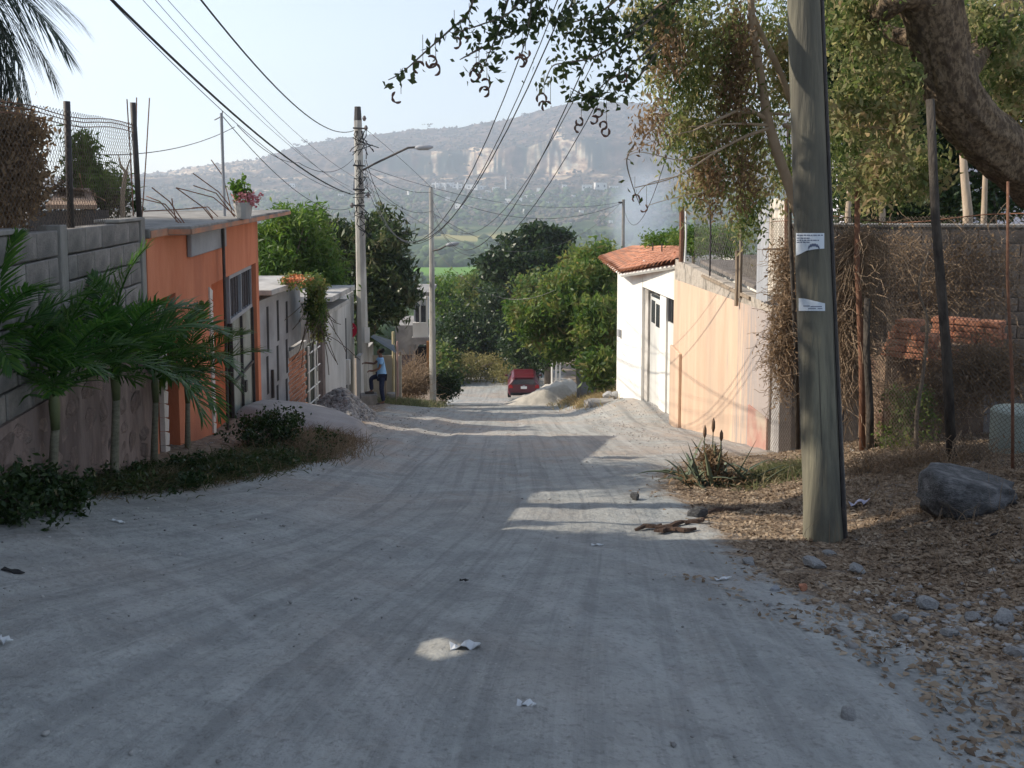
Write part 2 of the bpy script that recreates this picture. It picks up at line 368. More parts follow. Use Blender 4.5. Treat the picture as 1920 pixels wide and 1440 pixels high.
# bare quarry rock, by where it lies on the hill (column, distance)
quarry = np.zeros(PX.shape); 
def patch(px, w, y0, y1, s=1, skew=0):
    t = np.clip((YY-y0)/(y1-y0), 0, 1); c = px+skew*t
    n = 24*fbm(PX/6, YY/60, 4, px); y1 = y1+38*fbm(PX/7, PX*0, 3, px+5); y0 = y0+16*fbm(PX/5, PX*0, 3, px+9)
    return s*sm(-np.abs(PX+n-c)+w, -6, 6)*sm(YY, y0-8, y0+8)*(1-sm(YY, y1-15, y1+15))
for a in ((818, 9, 1950, 2060, .8), (880, 8, 1930, 2110, 1, 8), (905, 12, 1945, 2120, 1), (930, 5, 1960, 2060, .7), (1066, 30, 1925, 1975, 1), (1068, 22, 1960, 2010, 1, -8), (1056, 12, 1995, 2080, 1, -6), (1046, 6, 2070, 2180, 1), (1000, 4, 1950, 2040, .6), (1020, 3, 1990, 2100, .5)): quarry = np.maximum(quarry, patch(*a))
quarry = np.maximum(quarry, 1.0*sm(-np.abs(PX+12*fbm(PX/20, YY/60, 3, 8)-395), -115, -60)*sm(YY, 1985, 2030)*(fbm(PX/25, YY/80, 3, 6)*.5+.75))
quarry = np.maximum(quarry, .7*sm(-np.abs(YY-1905+14*fbm(PX/60, YY*0, 2, 4)), -16, -4)*sm(fbm(PX/40, YY/40, 3, 66), -.25, .15))
quarry = np.maximum(quarry, .55*sm(-np.abs(PX-470), -75, -30)*sm(-np.abs(YY-1780+PX*.3-140), -30, -10))
green = sm(-np.abs(YY-625), -70, -40)*sm(-np.abs(PX-900), -160, -120)
dry = sm(-np.abs(YY-1010+60*fbm(PX/80, YY/200, 2, 44)), -50, -15)*sm(-np.abs(PX-870), -110, -60)
shaded_crag = sm(YY, 1935, 1965)*(1-sm(YY, 2040, 2120))*sm(PX, 640, 670)*(1-sm(PX, 1120, 1160))*sm(fbm(PX/30, YY/50, 3, 58), -.45, .1)*.9  # dark cliff band: cliff shade and darker rock painted into the slope colour
def hill_mat():
    m = bpy.data.materials.new('hill_scrub'); n, l = nt(m); p = n['Principled BSDF']; p.inputs['Roughness'].default_value = 1; p.inputs['Specular IOR Level'].default_value = 0
    tc = n.new('ShaderNodeTexCoord').outputs['Object']
    def noise(sc, det=6): q = n.new('ShaderNodeTexNoise'); q.inputs['Scale'].default_value = sc; q.inputs['Detail'].default_value = det; l.new(tc, q.inputs[0]); return q.outputs[0]
    def ramp(v, st):
        q = n.new('ShaderNodeValToRGB'); e = q.color_ramp.elements
        for i, (po, c) in enumerate(st):
            el = e[i] if i < 2 else e.new(po)
            el.position = po; el.color = rgb(c)
        l.new(v, q.inputs[0]); return q.outputs[0]
    def mix(f, a, b): q = n.new('ShaderNodeMix'); q.data_type = 'RGBA'; l.new(f, q.inputs[0]); l.new(a, q.inputs[6]); (l.new(b, q.inputs[7]) if not isinstance(b, tuple) else setattr(q.inputs[7], 'default_value', rgb(b))); return q.outputs[2]
    scrub = ramp(noise(.035), [(.36, (.032, .034, .026)), (.52, (.105, .072, .056)), (.66, (.21, .145, .11))])
    low = ramp(noise(.02), [(.38, (.03, .055, .022)), (.55, (.065, .10, .035)), (.7, (.15, .145, .075))])
    sx = n.new('ShaderNodeSeparateXYZ'); l.new(tc, sx.inputs[0]); mr = n.new('ShaderNodeMapRange'); mr.inputs[1].default_value = 1100; mr.inputs[2].default_value = 1800; l.new(sx.outputs['Y'], mr.inputs[0])
    c = mix(mr.outputs[0], low, scrub); ca = n.new('ShaderNodeAttribute'); ca.attribute_name = 'shaded_crag'; c = mix(ca.outputs['Fac'], c, (.035, .05, .045))
    qa = n.new('ShaderNodeAttribute'); qa.attribute_name = 'rock'; rock = ramp(noise(.07), [(.35, (.30, .18, .12)), (.5, (.66, .47, .30)), (.66, (.86, .73, .52))])
    c = mix(qa.outputs['Fac'], c, rock)
    ga = n.new('ShaderNodeAttribute'); ga.attribute_name = 'crop'; c = mix(ga.outputs['Fac'], c, (.14, .27, .05))
    da = n.new('ShaderNodeAttribute'); da.attribute_name = 'dry'; c = mix(da.outputs['Fac'], c, (.33, .29, .12))
    l.new(c, p.inputs['Base Color']); return m
HM = hill_mat()
def far_part(name, lo, hi):
    a = np.searchsorted(fpy, lo); b = min(np.searchsorted(fpy, hi)+1, len(fpy))
    sel = slice(a*(len(fpx)-1), (b-1)*(len(fpx)-1)); f = Ff[sel]; u, inv = np.unique(f, return_inverse=True)
    me = arr_mesh(name, Vf[u], inv.reshape(f.shape))
    for nm, dat in (('rock', quarry), ('crop', green), ('dry', dry), ('shaded_crag', shaded_crag)):
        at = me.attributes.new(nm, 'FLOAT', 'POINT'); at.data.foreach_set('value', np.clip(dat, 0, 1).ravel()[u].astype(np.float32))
    return tag(link(name, me, HM, smooth=False), kind='structure')
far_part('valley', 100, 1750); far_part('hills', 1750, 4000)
# scrub and tree clumps on the far slopes: nobody could count them
ICO = bmesh.new(); bmesh.ops.create_icosphere(ICO, subdivisions=1, radius=1); iv = np.array([v.co[:] for v in ICO.verts]); ifc = np.array([[v.index for v in f.verts] for f in ICO.faces]); ICO.free()
def blob_mesh(C, rad, flat=.8):
    N = len(C); jit = 1+.35*rng.normal(size=(N, len(iv), 1)).clip(-1, 1); V = C[:, None]+iv[None]*jit*rad[:, None, None]*np.array([1, 1, flat])
    return V.reshape(-1, 3), (np.arange(N)[:, None, None]*len(iv)+ifc[None]).reshape(-1, 3)
SCR = M('far_scrub', (.05, .045, .032), (.14, .108, .08), .02, bump=0, island=.5, c3=(.18, .135, .10))
GRN = M('far_green_trees', (.022, .045, .016), (.065, .10, .03), .02, bump=0, island=.55, c3=(.11, .13, .045))
n_ = 9000; px_ = rng.uniform(200, 1950, n_); y_ = rng.uniform(1150, 2620, n_); keep = (y_ < 1940) | (y_ > 2090) | (rng.random(n_) < .25); px_, y_ = px_[keep], y_[keep]
C = np.stack([(px_-960)/F*y_, y_, far_z(px_, y_)+1], 1); v, f = blob_mesh(C, rng.uniform(2, 5.5, len(C)))
tag(link('hillside_scrub', arr_mesh('hillside_scrub', v, f), SCR), 'grey brown dry scrub and small trees dotted over the hazy far hillside', 'scrub', kind='stuff')
n_ = 6500; px_ = rng.uniform(300, 1900, n_); y_ = np.exp(rng.uniform(math.log(640), math.log(1700), n_)); C = np.stack([(px_-960)/F*y_, y_, far_z(px_, y_)+2], 1)
keep = (fbm(C[:, 0]/120, C[:, 1]/160, 3, 12) > -.12); C = C[keep]; v, f = blob_mesh(C, rng.uniform(3, 8, len(C)))
tag(link('valley_woods', arr_mesh('valley_woods', v, f), GRN), 'green wooded lower slope around the far town below the hill', 'woods', kind='stuff')
n_ = 5200; px_ = rng.uniform(-200, 2000, n_); y_ = np.exp(rng.uniform(math.log(115), math.log(560), n_)); C = np.stack([(px_-960)/F*y_, y_, far_z(px_, y_)+1.5], 1)
keep = ~((px_ > 790) & (px_ < 960) & (y_ > 300)); C = C[keep]; v, f = blob_mesh(C, rng.uniform(1.5, 4.0, len(C)), 1)
tag(link('valley_thicket', arr_mesh('valley_thicket', v, f), GRN), 'leafy green thicket on the valley floor before the bright field', 'thicket', kind='stuff')
# skyline trees
for px, hgt in ((560, 9), (578, 13), (620, 8), (803, 15), (850, 9), (985, 8), (1135, 10)):
    y = 2490; b = Vector(((px-960)/F*y, y, float(far_z(np.array([px]), np.array([y]))[0])-2)); t = empty('skyline_tree', b, 'tiny spreading tree standing on the skyline of the far hill', 'tree', 'trees on the far skyline')
    MB().tube([b, b+Vector((0, 0, hgt*.8))], [.7, .4], 5).build('trunk', SCR, t); C = np.array(b)+np.array([0, 0, hgt])+rng.normal(size=(9, 3))*np.array([hgt*.6, 2, hgt*.16]); v, f = blob_mesh(C, rng.uniform(2, 4, 9), .6); link('crown', arr_mesh('crown', v, f), SCR, t)
# far town: small white houses, each a thing
WH = M('far_white_wall', (.75, .73, .70), (.62, .6, .57), .1, bump=0); RF = M('far_roof', (.42, .3, .24), (.5, .45, .4), .1, bump=0); DK = M('dark_opening', (.03, .03, .035), (.05, .05, .05), 3, bump=0)
TOWN = [(818,352,14),(833,350,10),(846,350,12),(858,353,18),(875,352,10),(888,355,22),(905,356,14),(930,358,12),(771,366,12),(915,364,10),(953,381,10),(975,378,8),(988,372,10),(1000,370,8),(998,381,7),(945,385,9),(862,392,14),(880,391,10),(1025,385,8),(1058,352,9),(1100,358,18),(1125,357,22),(1150,358,16),(985,398,8),(840,376,8),(1010,360,7),(1075,372,7),(900,375,7),(1090,400,8),(1145,420,7),(1068,425,8),(550,352,10),(455,358,16),(640,372,10)]
wm = {}
for i, (px, py, w) in enumerate(TOWN):
    d = np.geomspace(500, 1900, 300); zz = far_z(np.full(300, px), d); im = 360-(zz-CAMZ)/d*F; k = int(np.argmax(im < py)) or 200
    y = d[k]; wd = w/F*y; hh = wd*random.uniform(.32, .6)+1; b = Vector(((px-960)/F*y, y, zz[k]-1)); rz = random.uniform(-.5, .5)
    t = empty('town_house', b, 'tiny far white house of the town on the slope below the hill', 'house', 'houses of the far town', rz)
    MB().box(b+Vector((0, 0, hh/2+.5)), (wd, wd*.6, hh+2), rz).build('wall', WH, t); MB().box(b+Vector((0, 0, hh+1.7)), (wd*1.06, wd*.66, .5), rz).build('roof', WH if i % 3 else RF, t)
    if w > 9:
        mm = Matrix.Rotation(rz, 3, 'Z')
        for q in (-.28, .28): MB().box(b+mm @ Vector((wd*q, -wd*.305, hh*.6)), (wd*.14, .3, hh*.35), rz).build('window', DK, t)
for px, py, h in ((817,345,8),(873,343,12),(858,345,7),(835,346,6),(948,345,18)):
    y = 1700; b = W(px, py+4, y); t = MB().tube([b-Vector((0,0,6)), b+Vector((0,0,h*.7)), b+Vector((0,0,h))], [1.6, 1.5, .4], 8).build('town_tower', WH); tag(t, 'thin white tower rising above the roofs of the far town', 'tower', 'towers of the far town')
# haze: the air of the valley
hz = MB().box((0, 1790, 190), (9600, 3740, 560)).build('haze', None); hm = bpy.data.materials.new('haze_air'); n, l = nt(hm); n.remove(n['Principled BSDF'])
pv = n.new('ShaderNodeVolumePrincipled'); pv.inputs['Color'].default_value = (.78, .87, 1, 1); pv.inputs['Density'].default_value = .00036; pv.inputs['Anisotropy'].default_value = .25
l.new(pv.outputs[0], n['Material Output'].inputs['Volume']); hz.data.materials.append(hm); tag(hz, 'pale blue haze filling the valley air', kind='stuff')

# ------------------------------------------------------------------ shared materials
BLOCK = M('grey_block', (.20, .185, .17), (.32, .295, .27), 9, bump=.5, bscale=60, c3=(.12, .115, .11), island=.16)
MORTAR = M('mortar', (.16, .155, .15), (.22, .21, .20), 12, bump=.4)
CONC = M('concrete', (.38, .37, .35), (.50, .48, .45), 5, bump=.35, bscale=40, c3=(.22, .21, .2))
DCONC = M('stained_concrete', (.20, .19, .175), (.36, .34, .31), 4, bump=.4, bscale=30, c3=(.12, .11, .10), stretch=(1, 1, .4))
RUBBLE = M('rubble_stone', (.17, .125, .11), (.30, .225, .195), 5, bump=.9, bscale=24, island=.15, c3=(.10, .088, .08), stretch=(1, 1, .4), coord='Generated')
ORANGE = M('orange_paint', (.56, .185, .095), (.66, .25, .135), 3, bump=.3, bscale=45, c3=(.46, .16, .09), stretch=(1, 1, .35))
DORANGE = M('recess_shade_orange', (.42, .10, .035), (.50, .13, .05), 3, bump=.2)  # front orange darkened: the shade of the recess is put into the colour
WHITEP = M('white_paint', (.80, .78, .72), (.86, .84, .79), 2, bump=.15, c3=(.66, .63, .57), stretch=(1, 1, .4))
IRON = M('dark_iron', (.035, .032, .032), (.07, .06, .055), 14, rough=.6, bump=.2, spec=.4)
RUST = M('rusty_steel', (.16, .075, .045), (.26, .14, .09), 20, rough=.8, bump=.4)
GALV = M('galvanised_wire', (.15, .135, .12), (.25, .23, .21), 20, rough=.55, bump=0, metal=.3)
WIREM = M('black_cable', (.012, .012, .013), (.03, .03, .03), 10, rough=.6, bump=0)
WOOD = M('weathered_wood', (.22, .17, .12), (.34, .27, .20), 8, bump=.4, stretch=(1, 1, .15))
GREYP = M('grey_paint', (.30, .31, .33), (.38, .39, .41), 3, bump=.15, c3=(.24, .24, .25), rough=.6)
GLASS = M('dark_glass', (.02, .022, .028), (.05, .05, .06), 5, rough=.15, bump=0, spec=.6)
SHEET = M('corrugated_sheet', (.30, .33, .30), (.42, .45, .41), 4, rough=.5, bump=.1, metal=.2, c3=(.22, .2, .17), stretch=(1, 1, .3))
BRICK = M('red_brick', (.42, .18, .10), (.56, .27, .17), 9, bump=.4, bscale=60, island=.22, c3=(.32, .14, .09))
CURT = M('dark_window_inside', (.03, .03, .035), (.10, .09, .10), 30, bump=.1)

def chain_link(fac, s0, s1, z0, z1, w=.032, r=.0022, name='wire_mesh', parent=None, mat=None, sag=.04, off=0):
    n = int((s1-s0)/w); K = int(max((z1(s)-z0(s)) for s in (s0, s1))/w)
    i = np.arange(n)[:, None]; k = np.arange(K)[None]; S = s0+(i+(k+i) % 2)*w; f = k/(K-1)
    a0 = np.vectorize(z0)(S[:, :1]); a1 = np.vectorize(z1)(S[:, :1]); Z = a0+(a1-a0)*f+.012*fbm(S*2, f*3, 2, 7)
    O = off+sag*fbm(S*.9, Z*1.1, 2, 31)+np.where(k % 2 == 0, .002, -.002)
    P = np.stack([fac.o.x+fac.u.x*S+fac.n.x*O, fac.o.y+fac.u.y*S+fac.n.y*O, Z+0*S], -1)
    V, f_ = tube_many(P, r, 3); o = link(name, arr_mesh(name, V, f_), mat or GALV, parent); return tag(o, kind='stuff')
def box_me(d, bev=.006, jit=0):
    bm = bmesh.new(); bmesh.ops.create_cube(bm, size=1)
    for v in bm.verts: v.co = Vector((v.co.x*d[0], v.co.y*d[1], v.co.z*d[2]))+Vector([random.gauss(0, jit) for _ in range(3)])
    if bev: bmesh.ops.bevel(bm, geom=list(bm.edges), offset=bev, segments=1, affect='EDGES')
    me = bpy.data.meshes.new('piece'); bm.to_mesh(me); bm.free(); return me
def block_courses(fac, s0, s1, ztop, rows, parent, mat, bw=.40, bh=.20, off=0, depth=.05, name='block', skip=None, tilt=0):
    mes = [box_me((bw-.014, depth*2, bh-.014), .007, .0015) for _ in range(3)]
    for m_ in mes: m_.materials.append(mat)
    cache = {}
    for r in range(rows):
        a = s0-(bw/2 if r % 2 else 0); z = ztop-bh*(r+.5)
        while a < s1-.02:
            l, h = max(a, s0), min(a+bw, s1); a += bw
            if h-l < .06 or (skip and skip((l+h)/2, z)): continue
            if h-l > bw-.01: me = random.choice(mes)
            else:
                key = round(h-l, 2); me = cache.get(key) or cache.setdefault(key, box_me((h-l-.014, depth*2, bh-.014), .007))
            piece(name, me, mat, fac.p((l+h)/2, z, off-depth+random.uniform(-.004, .006)), (random.gauss(0, .004), random.gauss(0, .006), fac.rz+random.gauss(0, .004)), parent)

# ------------------------------------------------------------------ left: block wall with stone foot
FA = Fac(-3.62, 8.95, -4.49, 16.0)
gz = lambda fac, s, off=0: float(zg(*(fac.o+fac.u*s+fac.n*off).xy))
ZT = CAMZ-.275
t = empty('block_wall', FA.p(-2, gz(FA, -2)), 'grey cinder block wall on a rough stone foot behind the row of young palms', 'wall')
mb = MB(); FA.box(mb, -8, -.05, -1.6, ZT-.01, -.2, -.062); mb.build('mortar_core', MORTAR, t)
mb = MB()
for s in (-2.2, -.09): FA.box(mb, s-.07, s+.06, -1.3, ZT+.03, -.16, .008); 
mb.build('concrete_column', DCONC, t, bevel=.006)
block_courses(FA, -3.9, -2.30, ZT, 6, t, BLOCK); block_courses(FA, -2.12, -.19, ZT, 6, t, BLOCK); block_courses(FA, -8, -3.9, ZT-.2, 5, t, BLOCK)
mb = MB(); FA.box(mb, -8, -2.9, ZT+.0, ZT+.035, -.2, .02); FA.box(mb, -.9, -.15, ZT+.0, ZT+.03, -.2, .02); mb.build('cap', DCONC, t, bevel=.006)
zb = ZT-1.2
mb = MB(); FA.box(mb, -8, -.02, -2.0, zb+.02, -.25, .03); mb.build('stone_bed', M('foot_render', (.18, .135, .12), (.32, .245, .215), 5, bump=1, bscale=14, stretch=(1, 1, .4), c3=(.12, .09, .08)), t)
bm = bmesh.new(); bmesh.ops.create_icosphere(bm, subdivisions=2, radius=1)
stone_me = []
for k in range(5):
    b2 = bm.copy()
    for v in b2.verts: v.co *= 1+.22*math.sin(v.co.x*3.1+k)*math.cos(v.co.y*2.7+k*2)+random.gauss(0, .05)
    me = bpy.data.meshes.new('stone'); b2.to_mesh(me); b2.free(); me.materials.append(RUBBLE); stone_me.append(me)
s = -4.3
while s < -.15:
    z = zb-.12
    base = gz(FA, s)-.1
    while z > base:
        w = random.uniform(.11, .20); h = random.uniform(.08, .15)
        piece('stone', random.choice(stone_me), RUBBLE, FA.p(s+random.uniform(-.08, .08), z, .005+random.uniform(-.01, .012)), (random.uniform(-.3, .3), random.uniform(-.4, .4), FA.rz), t, (w, .032, h)); z -= h*2.05
    s += .30
# mesh fence standing on the wall
t = empty('mesh_fence', FA.p(-2, ZT), 'tall rusty chain link fence standing on top of the grey block wall', 'fence')
def on(fac, px, py, off=0): s_, z_ = fac.sz(px, py, off); return s_, z_
for px0, py0, px1, py1, r in ((133, 425, 125, 190, .026), (262, 412, 249, 192, .027)):
    s0, z0 = FA.sz(px0, py0, -.1); s1, z1 = FA.sz(px1, py1, -.1)
    MB().tube([FA.p(s0, z0-.1, -.1), FA.p(s1, z1, -.1)], r, 10).build('post', IRON, t, smooth=True)
for px0, py0, px1, py1 in ((270, 410, 284, 184), (254, 405, 242, 186), (258, 300, 260, 183)):
    s0, z0 = FA.sz(px0, py0, -.1); s1, z1 = FA.sz(px1, py1, -.1)
    MB().tube([FA.p(s0, z0, -.12), FA.p((s0+s1)/2+.01, (z0+z1)/2, -.12), FA.p(s1, z1, -.12)], .006, 5).build('rebar', RUST, t)
sa = FA.sz(0, 300, -.1)[0]-1.6; sb = FA.sz(252, 300, -.1)[0]
zt2 = FA.sz(60, 212, -.1)[1]; zt3 = FA.sz(240, 228, -.1)[1]
chain_link(FA, sa, sb, lambda s: ZT-.1, lambda s: zt2+(zt3-zt2)*(s-sa)/(sb-sa), .030, .0021, parent=t, off=-.1, sag=.03, mat=M('rusty_mesh', (.10, .075, .06), (.2, .16, .13), 20, bump=0, rough=.7))
for dz in (.02, .05, .09): MB().tube([FA.p(a, zt2+(zt3-zt2)*(a-sa)/(sb-sa)-dz-.02*math.sin(a*3), -.1) for a in np.linspace(sa, sb, 14)], .004, 4).build('barbed_wire', RUST, t)

# ------------------------------------------------------------------ orange house
t = empty('orange_house', FA.p(3.5, gz(FA, 3.5)), 'orange painted flat roofed house front with two tall garage openings', 'house')
e = lambda px, py, off=0: FA.sz(px, py, off)
s0 = 0.03; s1 = e(487, 600)[0]; zr = CAMZ-.46; zbot = -3.2
A0, A1 = 0.25, e(334, 700)[0]; zA = e(330, 548)[1]; B0, B1 = e(398, 600)[0], e(482, 600)[0]; zB = e(440, 512)[1]
mb = MB()
FA.box(mb, s0, A0, zbot, zA, -.22, 0); FA.box(mb, A1, B0, zbot, zA, -.22, 0); FA.box(mb, s0, B0, zA, zr, -.22, 0)
FA.box(mb, B0, s1, zB, zr, -.22, 0); FA.box(mb, B1, s1, zbot, zB, -.22, 0); mb.build('front_wall', ORANGE, t)
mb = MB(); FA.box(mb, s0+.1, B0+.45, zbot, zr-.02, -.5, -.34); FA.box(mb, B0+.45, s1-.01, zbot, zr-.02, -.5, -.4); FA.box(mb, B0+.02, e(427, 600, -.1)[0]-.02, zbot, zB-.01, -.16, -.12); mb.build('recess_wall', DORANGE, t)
mb = MB(); FA.box(mb, s0+.02, s0+.15, zbot, zr-.02, -5, -.225); FA.box(mb, s1-.15, s1-.005, zbot, zr-.02, -5, -.225); FA.box(mb, s0+.16, s1-.16, zbot, zr-.02, -5, -4.85); mb.build('side_wall', ORANGE, t)
# roof slab: eave overhangs from the middle of the front on
sc_ = e(352, 424, .25)[0]; se = 8.35; zs0 = zr; zs1 = zr+.105
mb = MB(); c = [FA.p(s0-.02, zs0, .04), FA.p(sc_, zs0, .04), FA.p(sc_, zs0, .28), FA.p(se, zs0+.03, .42), FA.p(se, zs0, -5.2), FA.p(s0-.02, zs0, -5.2)]
mb.prism(c, (0, 0, .095)); mb.build('roof_slab', DCONC, t, bevel=.01)
mb = MB(); FA.box(mb, sc_, se-.02, zs0+.012, zs1-.035, .285, .288)
mb = MB(); mb.hexa([FA.p(sc_, zs0+.01, .286), FA.p(se, zs0+.04, .426), FA.p(se, zs0+.04, .434), FA.p(sc_, zs0+.01, .294), FA.p(sc_, zs1-.04, .286), FA.p(se, zs1-.01, .426), FA.p(se, zs1-.01, .434), FA.p(sc_, zs1-.04, .294)])
FA.box(mb, sc_-.006, sc_-.001, zs0+.01, zs1-.04, .05, .28)
mb.build('eave_face', M('flaking_orange', (.55, .22, .12), (.46, .27, .18), 6, bump=.4, c3=(.28, .2, .16)), t)
mb = MB(); bs0, bz1 = e(357, 438, .05); bs1, bz0 = e(424, 462, .05); FA.box(mb, bs0, bs1, bz0, zr-.004, .005, .06); mb.build('plain_sign_board', GREYP, t, bevel=.01)
mb = MB(); FA.box(mb, s0, sc_-.01, zs0+.004, zs1-.03, .042, .048); mb.build('eave_face', bpy.data.materials['flaking_orange'], t)
# saw tooth quoins: white notched stone strips beside the openings
QM = M('quoin_white', (.62, .56, .50), (.72, .66, .60), 9, bump=.3)
qme = MB().prism([(-.09, -.02, -.06), (.06, -.02, -.10), (.09, -.02, .02), (-.09, -.02, .085)], (0, .05, 0)).build('quoin_shape', QM).data; bpy.data.objects.remove(bpy.data.objects['quoin_shape'])
for (sq, za, zb_) in ((B0-.10, zB-.02, zB-2.95), (A1-.62, zA-.05, zA-2.6)):
    z = za-.08; k = 0
    while z > max(zb_, gz(FA, sq)):
        piece('quoin', qme, QM, FA.p(sq, z, .0), (0, 0, FA.rz), t); z -= .15; k += 1
# gate in opening B: barred window above, ribbed sheet below
g0 = e(428, 560, -.1)[0]; g1 = B1-.02; wz1 = zB-.06; wz0 = e(455, 583, -.1)[1]
mb = MB(); FA.box(mb, g0, g1, wz0, wz1, -.16, -.13); mb.build('window_glass', CURT, t)
wf = MB()
for z in (wz0, wz1): FA.box(wf, g0-.03, g1, z-.03, z+.03, -.13, -.07)
for a in (g0, (g0+g1)/2, g1-.03): FA.box(wf, a-.02, a+.03, wz0+.03, wz1-.03, -.13, -.075)
wf = wf.build('window_frame', GREYP, t)
for a in np.linspace(g0+.12, g1-.12, 9): MB().tube([FA.p(a, wz0, -.10), FA.p(a, wz1, -.10)], .008, 5).build('bar', IRON, t)
mb = MB(); N = 60; pts = []
for i in range(N+1):
    a = g0+(g1-g0)*i/N; pts.append((a, -.11+.014*(1 if i % 4 < 2 else -1)))
vs = []; fs = []
for a, o in pts: vs += [FA.p(a, -3, o), FA.p(a, wz0-.035, o)]
for i in range(N): fs.append((2*i, 2*i+2, 2*i+3, 2*i+1))
mb.add(vs, fs); mb.build('gate_sheet', SHEET, t)
mb = MB(); gm = e(450, 650, -.1)[0]
for a in (g0, gm, g1-.04): FA.box(mb, a-.02, a+.03, -3, wz0-.035, -.09, -.05)
FA.box(mb, g0, g1, wz0-1.0, wz0-.96, -.09, -.055); mb.build('gate_frame', IRON, t)
mb = MB(); FA.box(mb, gm+.03, gm+.16, wz0-1.30, wz0-1.12, -.085, -.02); mb.build('lock_plate', IRON, t)
ps, pz = e(421, 440, .10); MB().tube([FA.p(ps, zr, .08), FA.p(ps+.01, e(425, 560, .08)[1], .08), FA.p(ps+.02, -1.8, .07)], .022, 8).build('drain_pipe', IRON, t)
mb = MB(); FA.box(mb, A1-.55, A1-.5, zbot, zA, -.33, -.3); mb.build('inner_post', IRON, t)
# mast on the roof
t = empty('antenna_mast', W(421, 403, 13.2), 'thin grey pipe mast rising from the flat roof of the orange house', 'mast'); b = W(421, 403, 13.2); b.z = zs1; tp = W(415, 212, 13.2)
MB().tube([b, tp], .022, 8).build('pipe', GREYP, t); MB().tube([tp+Vector((-.10, 0, -.10)), tp+Vector((0, 0, -.05)), tp+Vector((.02, 0, .03))], .008, 5).build('hook', IRON, t)
# starter bars lying and sticking out of the roof
for i, q in enumerate((((335, 383, 10.6), (300, 378, 11.5), (275, 368, 12.6)), ((340, 385, 10.6), (310, 383, 11), (262, 372, 12)), ((345, 388, 10.6), (318, 378, 10.8), (285, 352, 11.2)), ((400, 398, 11.8), (380, 388, 11.6), (330, 352, 11.2)), ((448, 378, 13), (410, 360, 12.6), (362, 325, 12.0)), ((440, 372, 13), (405, 362, 12.6), (363, 348, 12)), ((445, 381, 13), (400, 370, 12.6), (331, 352, 12)), ((435, 350, 14), (418, 330, 13.6), (396, 300, 13.2)), ((400, 399, 12.5), (385, 389, 12.4), (330, 393, 12), (270, 396, 11)), ((330, 395, 11), (324, 385, 11), (322, 372, 11)), ((410, 399, 13), (390, 388, 13), (360, 390, 12.6)))):
    pts = [W(*a) for a in q]
    for p in pts: p.z = max(p.z, zs1+.02)
    pts[0].z = zs1-.01
    o = MB().tube(pts, .0075, 5).build('rebar', RUST); tag(o, ['long low bar bending left at the near end', 'long flat bar reaching farthest left at the near end', 'steep bar rising left at the near end', 'bar rising left from the middle of the roof edge', 'long bar rising steeply left beside the mast', 'bar rising gently left, second below the mast', 'lowest bar fanning left from the mast foot', 'short bar leaning beside the upper mast', 'long curved bar lying on the roof', 'short upright stub near the left end', 'arched bar lying near the middle'][i]+' on the orange roof', 'steel bar', 'starter bars on the orange house roof')

# ------------------------------------------------------------------ grey gate with porch, brick panel, stained wall
FB = Fac(-5.1, 18.5, -4.9, 26.7); e = lambda px, py, off=0: FB.sz(px, py, off)
t = empty('gate_house', FB.p(1, gz(FB, 1)), 'grey slotted metal gate under a small concrete porch roof', 'gate')
z0 = e(500, 778)[1]-.25; z1 = e(490, 563)[1]; a0 = e(487, 600)[0]-.3; a1 = e(540, 600)[0]
mb = MB(); FB.box(mb, a0, a1, z0, z1, -.06, 0); gate = mb.build('gate_leaf', GREYP, t)
mb = MB()
for px, rows in ((501, ((575, 660), (668, 740), (750, 775))), (520, ((563, 640), (648, 715), (722, 775))), (537, ((565, 625), (636, 700), (710, 778)))):
    for ya, yb in rows:
        s_, zt_ = e(px, ya); zb_ = e(px, yb)[1]; FB.box(mb, s_-.07, s_+.07, max(zb_, z0+.1), zt_, .002, .006)
mb.build('slot', DK, t)
s_, z_ = e(508, 720); mb = MB(); FB.box(mb, s_, s_+.05, z_-.3, z_+.3, .01, .06); mb.build('handle', IRON, t)
mb = MB(); FB.box(mb, a1+.005, a1+1.1, z0+1.35, z1, -.12, .0); mb.build('grey_wall_panel', GREYP, t)
c0, c1, c2 = W(478, 527, 18.3), W(556, 551, 18.0), W(583, 540, 20.8); c1.z = c0.z = W(540, 553, 18.0).z; c2.z = c0.z+.02
c3 = FB.p(2.6, c0.z+.1, -1.6); c4 = FB.p(-.8, c0.z+.1, -1.6)
MB().prism([FB.p(-.6, c0.z, -.9), FB.p(-.6, c0.z, .35), FB.p(2.5, c0.z, .5), FB.p(2.5, c0.z+.0, -.9)], (0, 0, .11)).build('porch_roof', CONC, t, bevel=.012)
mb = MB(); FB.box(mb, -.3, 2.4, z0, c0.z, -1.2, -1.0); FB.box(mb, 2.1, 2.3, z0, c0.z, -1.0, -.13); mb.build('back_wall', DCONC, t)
# brick half wall
t = empty('brick_half_wall', FB.p(2.3, gz(FB, 2.3)), 'low wall panel of red brick with pale mortar beside the grey gate', 'wall')
b0 = e(541, 700)[0]; b1 = e(574, 700)[0]; bt = e(558, 660)[1]; bb = -4.2
mb = MB(); FB.box(mb, b0, b1, bb, bt, -.14, -.018); FB.box(mb, b0, b1, bt, bt+.16, -.16, .03); mb.build('mortar_core', CONC, t)
bme = [box_me((.25, .1, .075), .006, .002) for _ in range(2)]
for r in range(22):
    z = bt-.06-r*.105
    if z < gz(FB, (b0+b1)/2)-.1: break
    a = b0+(.13 if r % 2 else .27)*.5
    while a < b1-.08: piece('brick', random.choice(bme), BRICK, FB.p(a+.05, z, -.05+random.uniform(0, .01)), (0, random.gauss(0, .01), FB.rz), t); a += .275
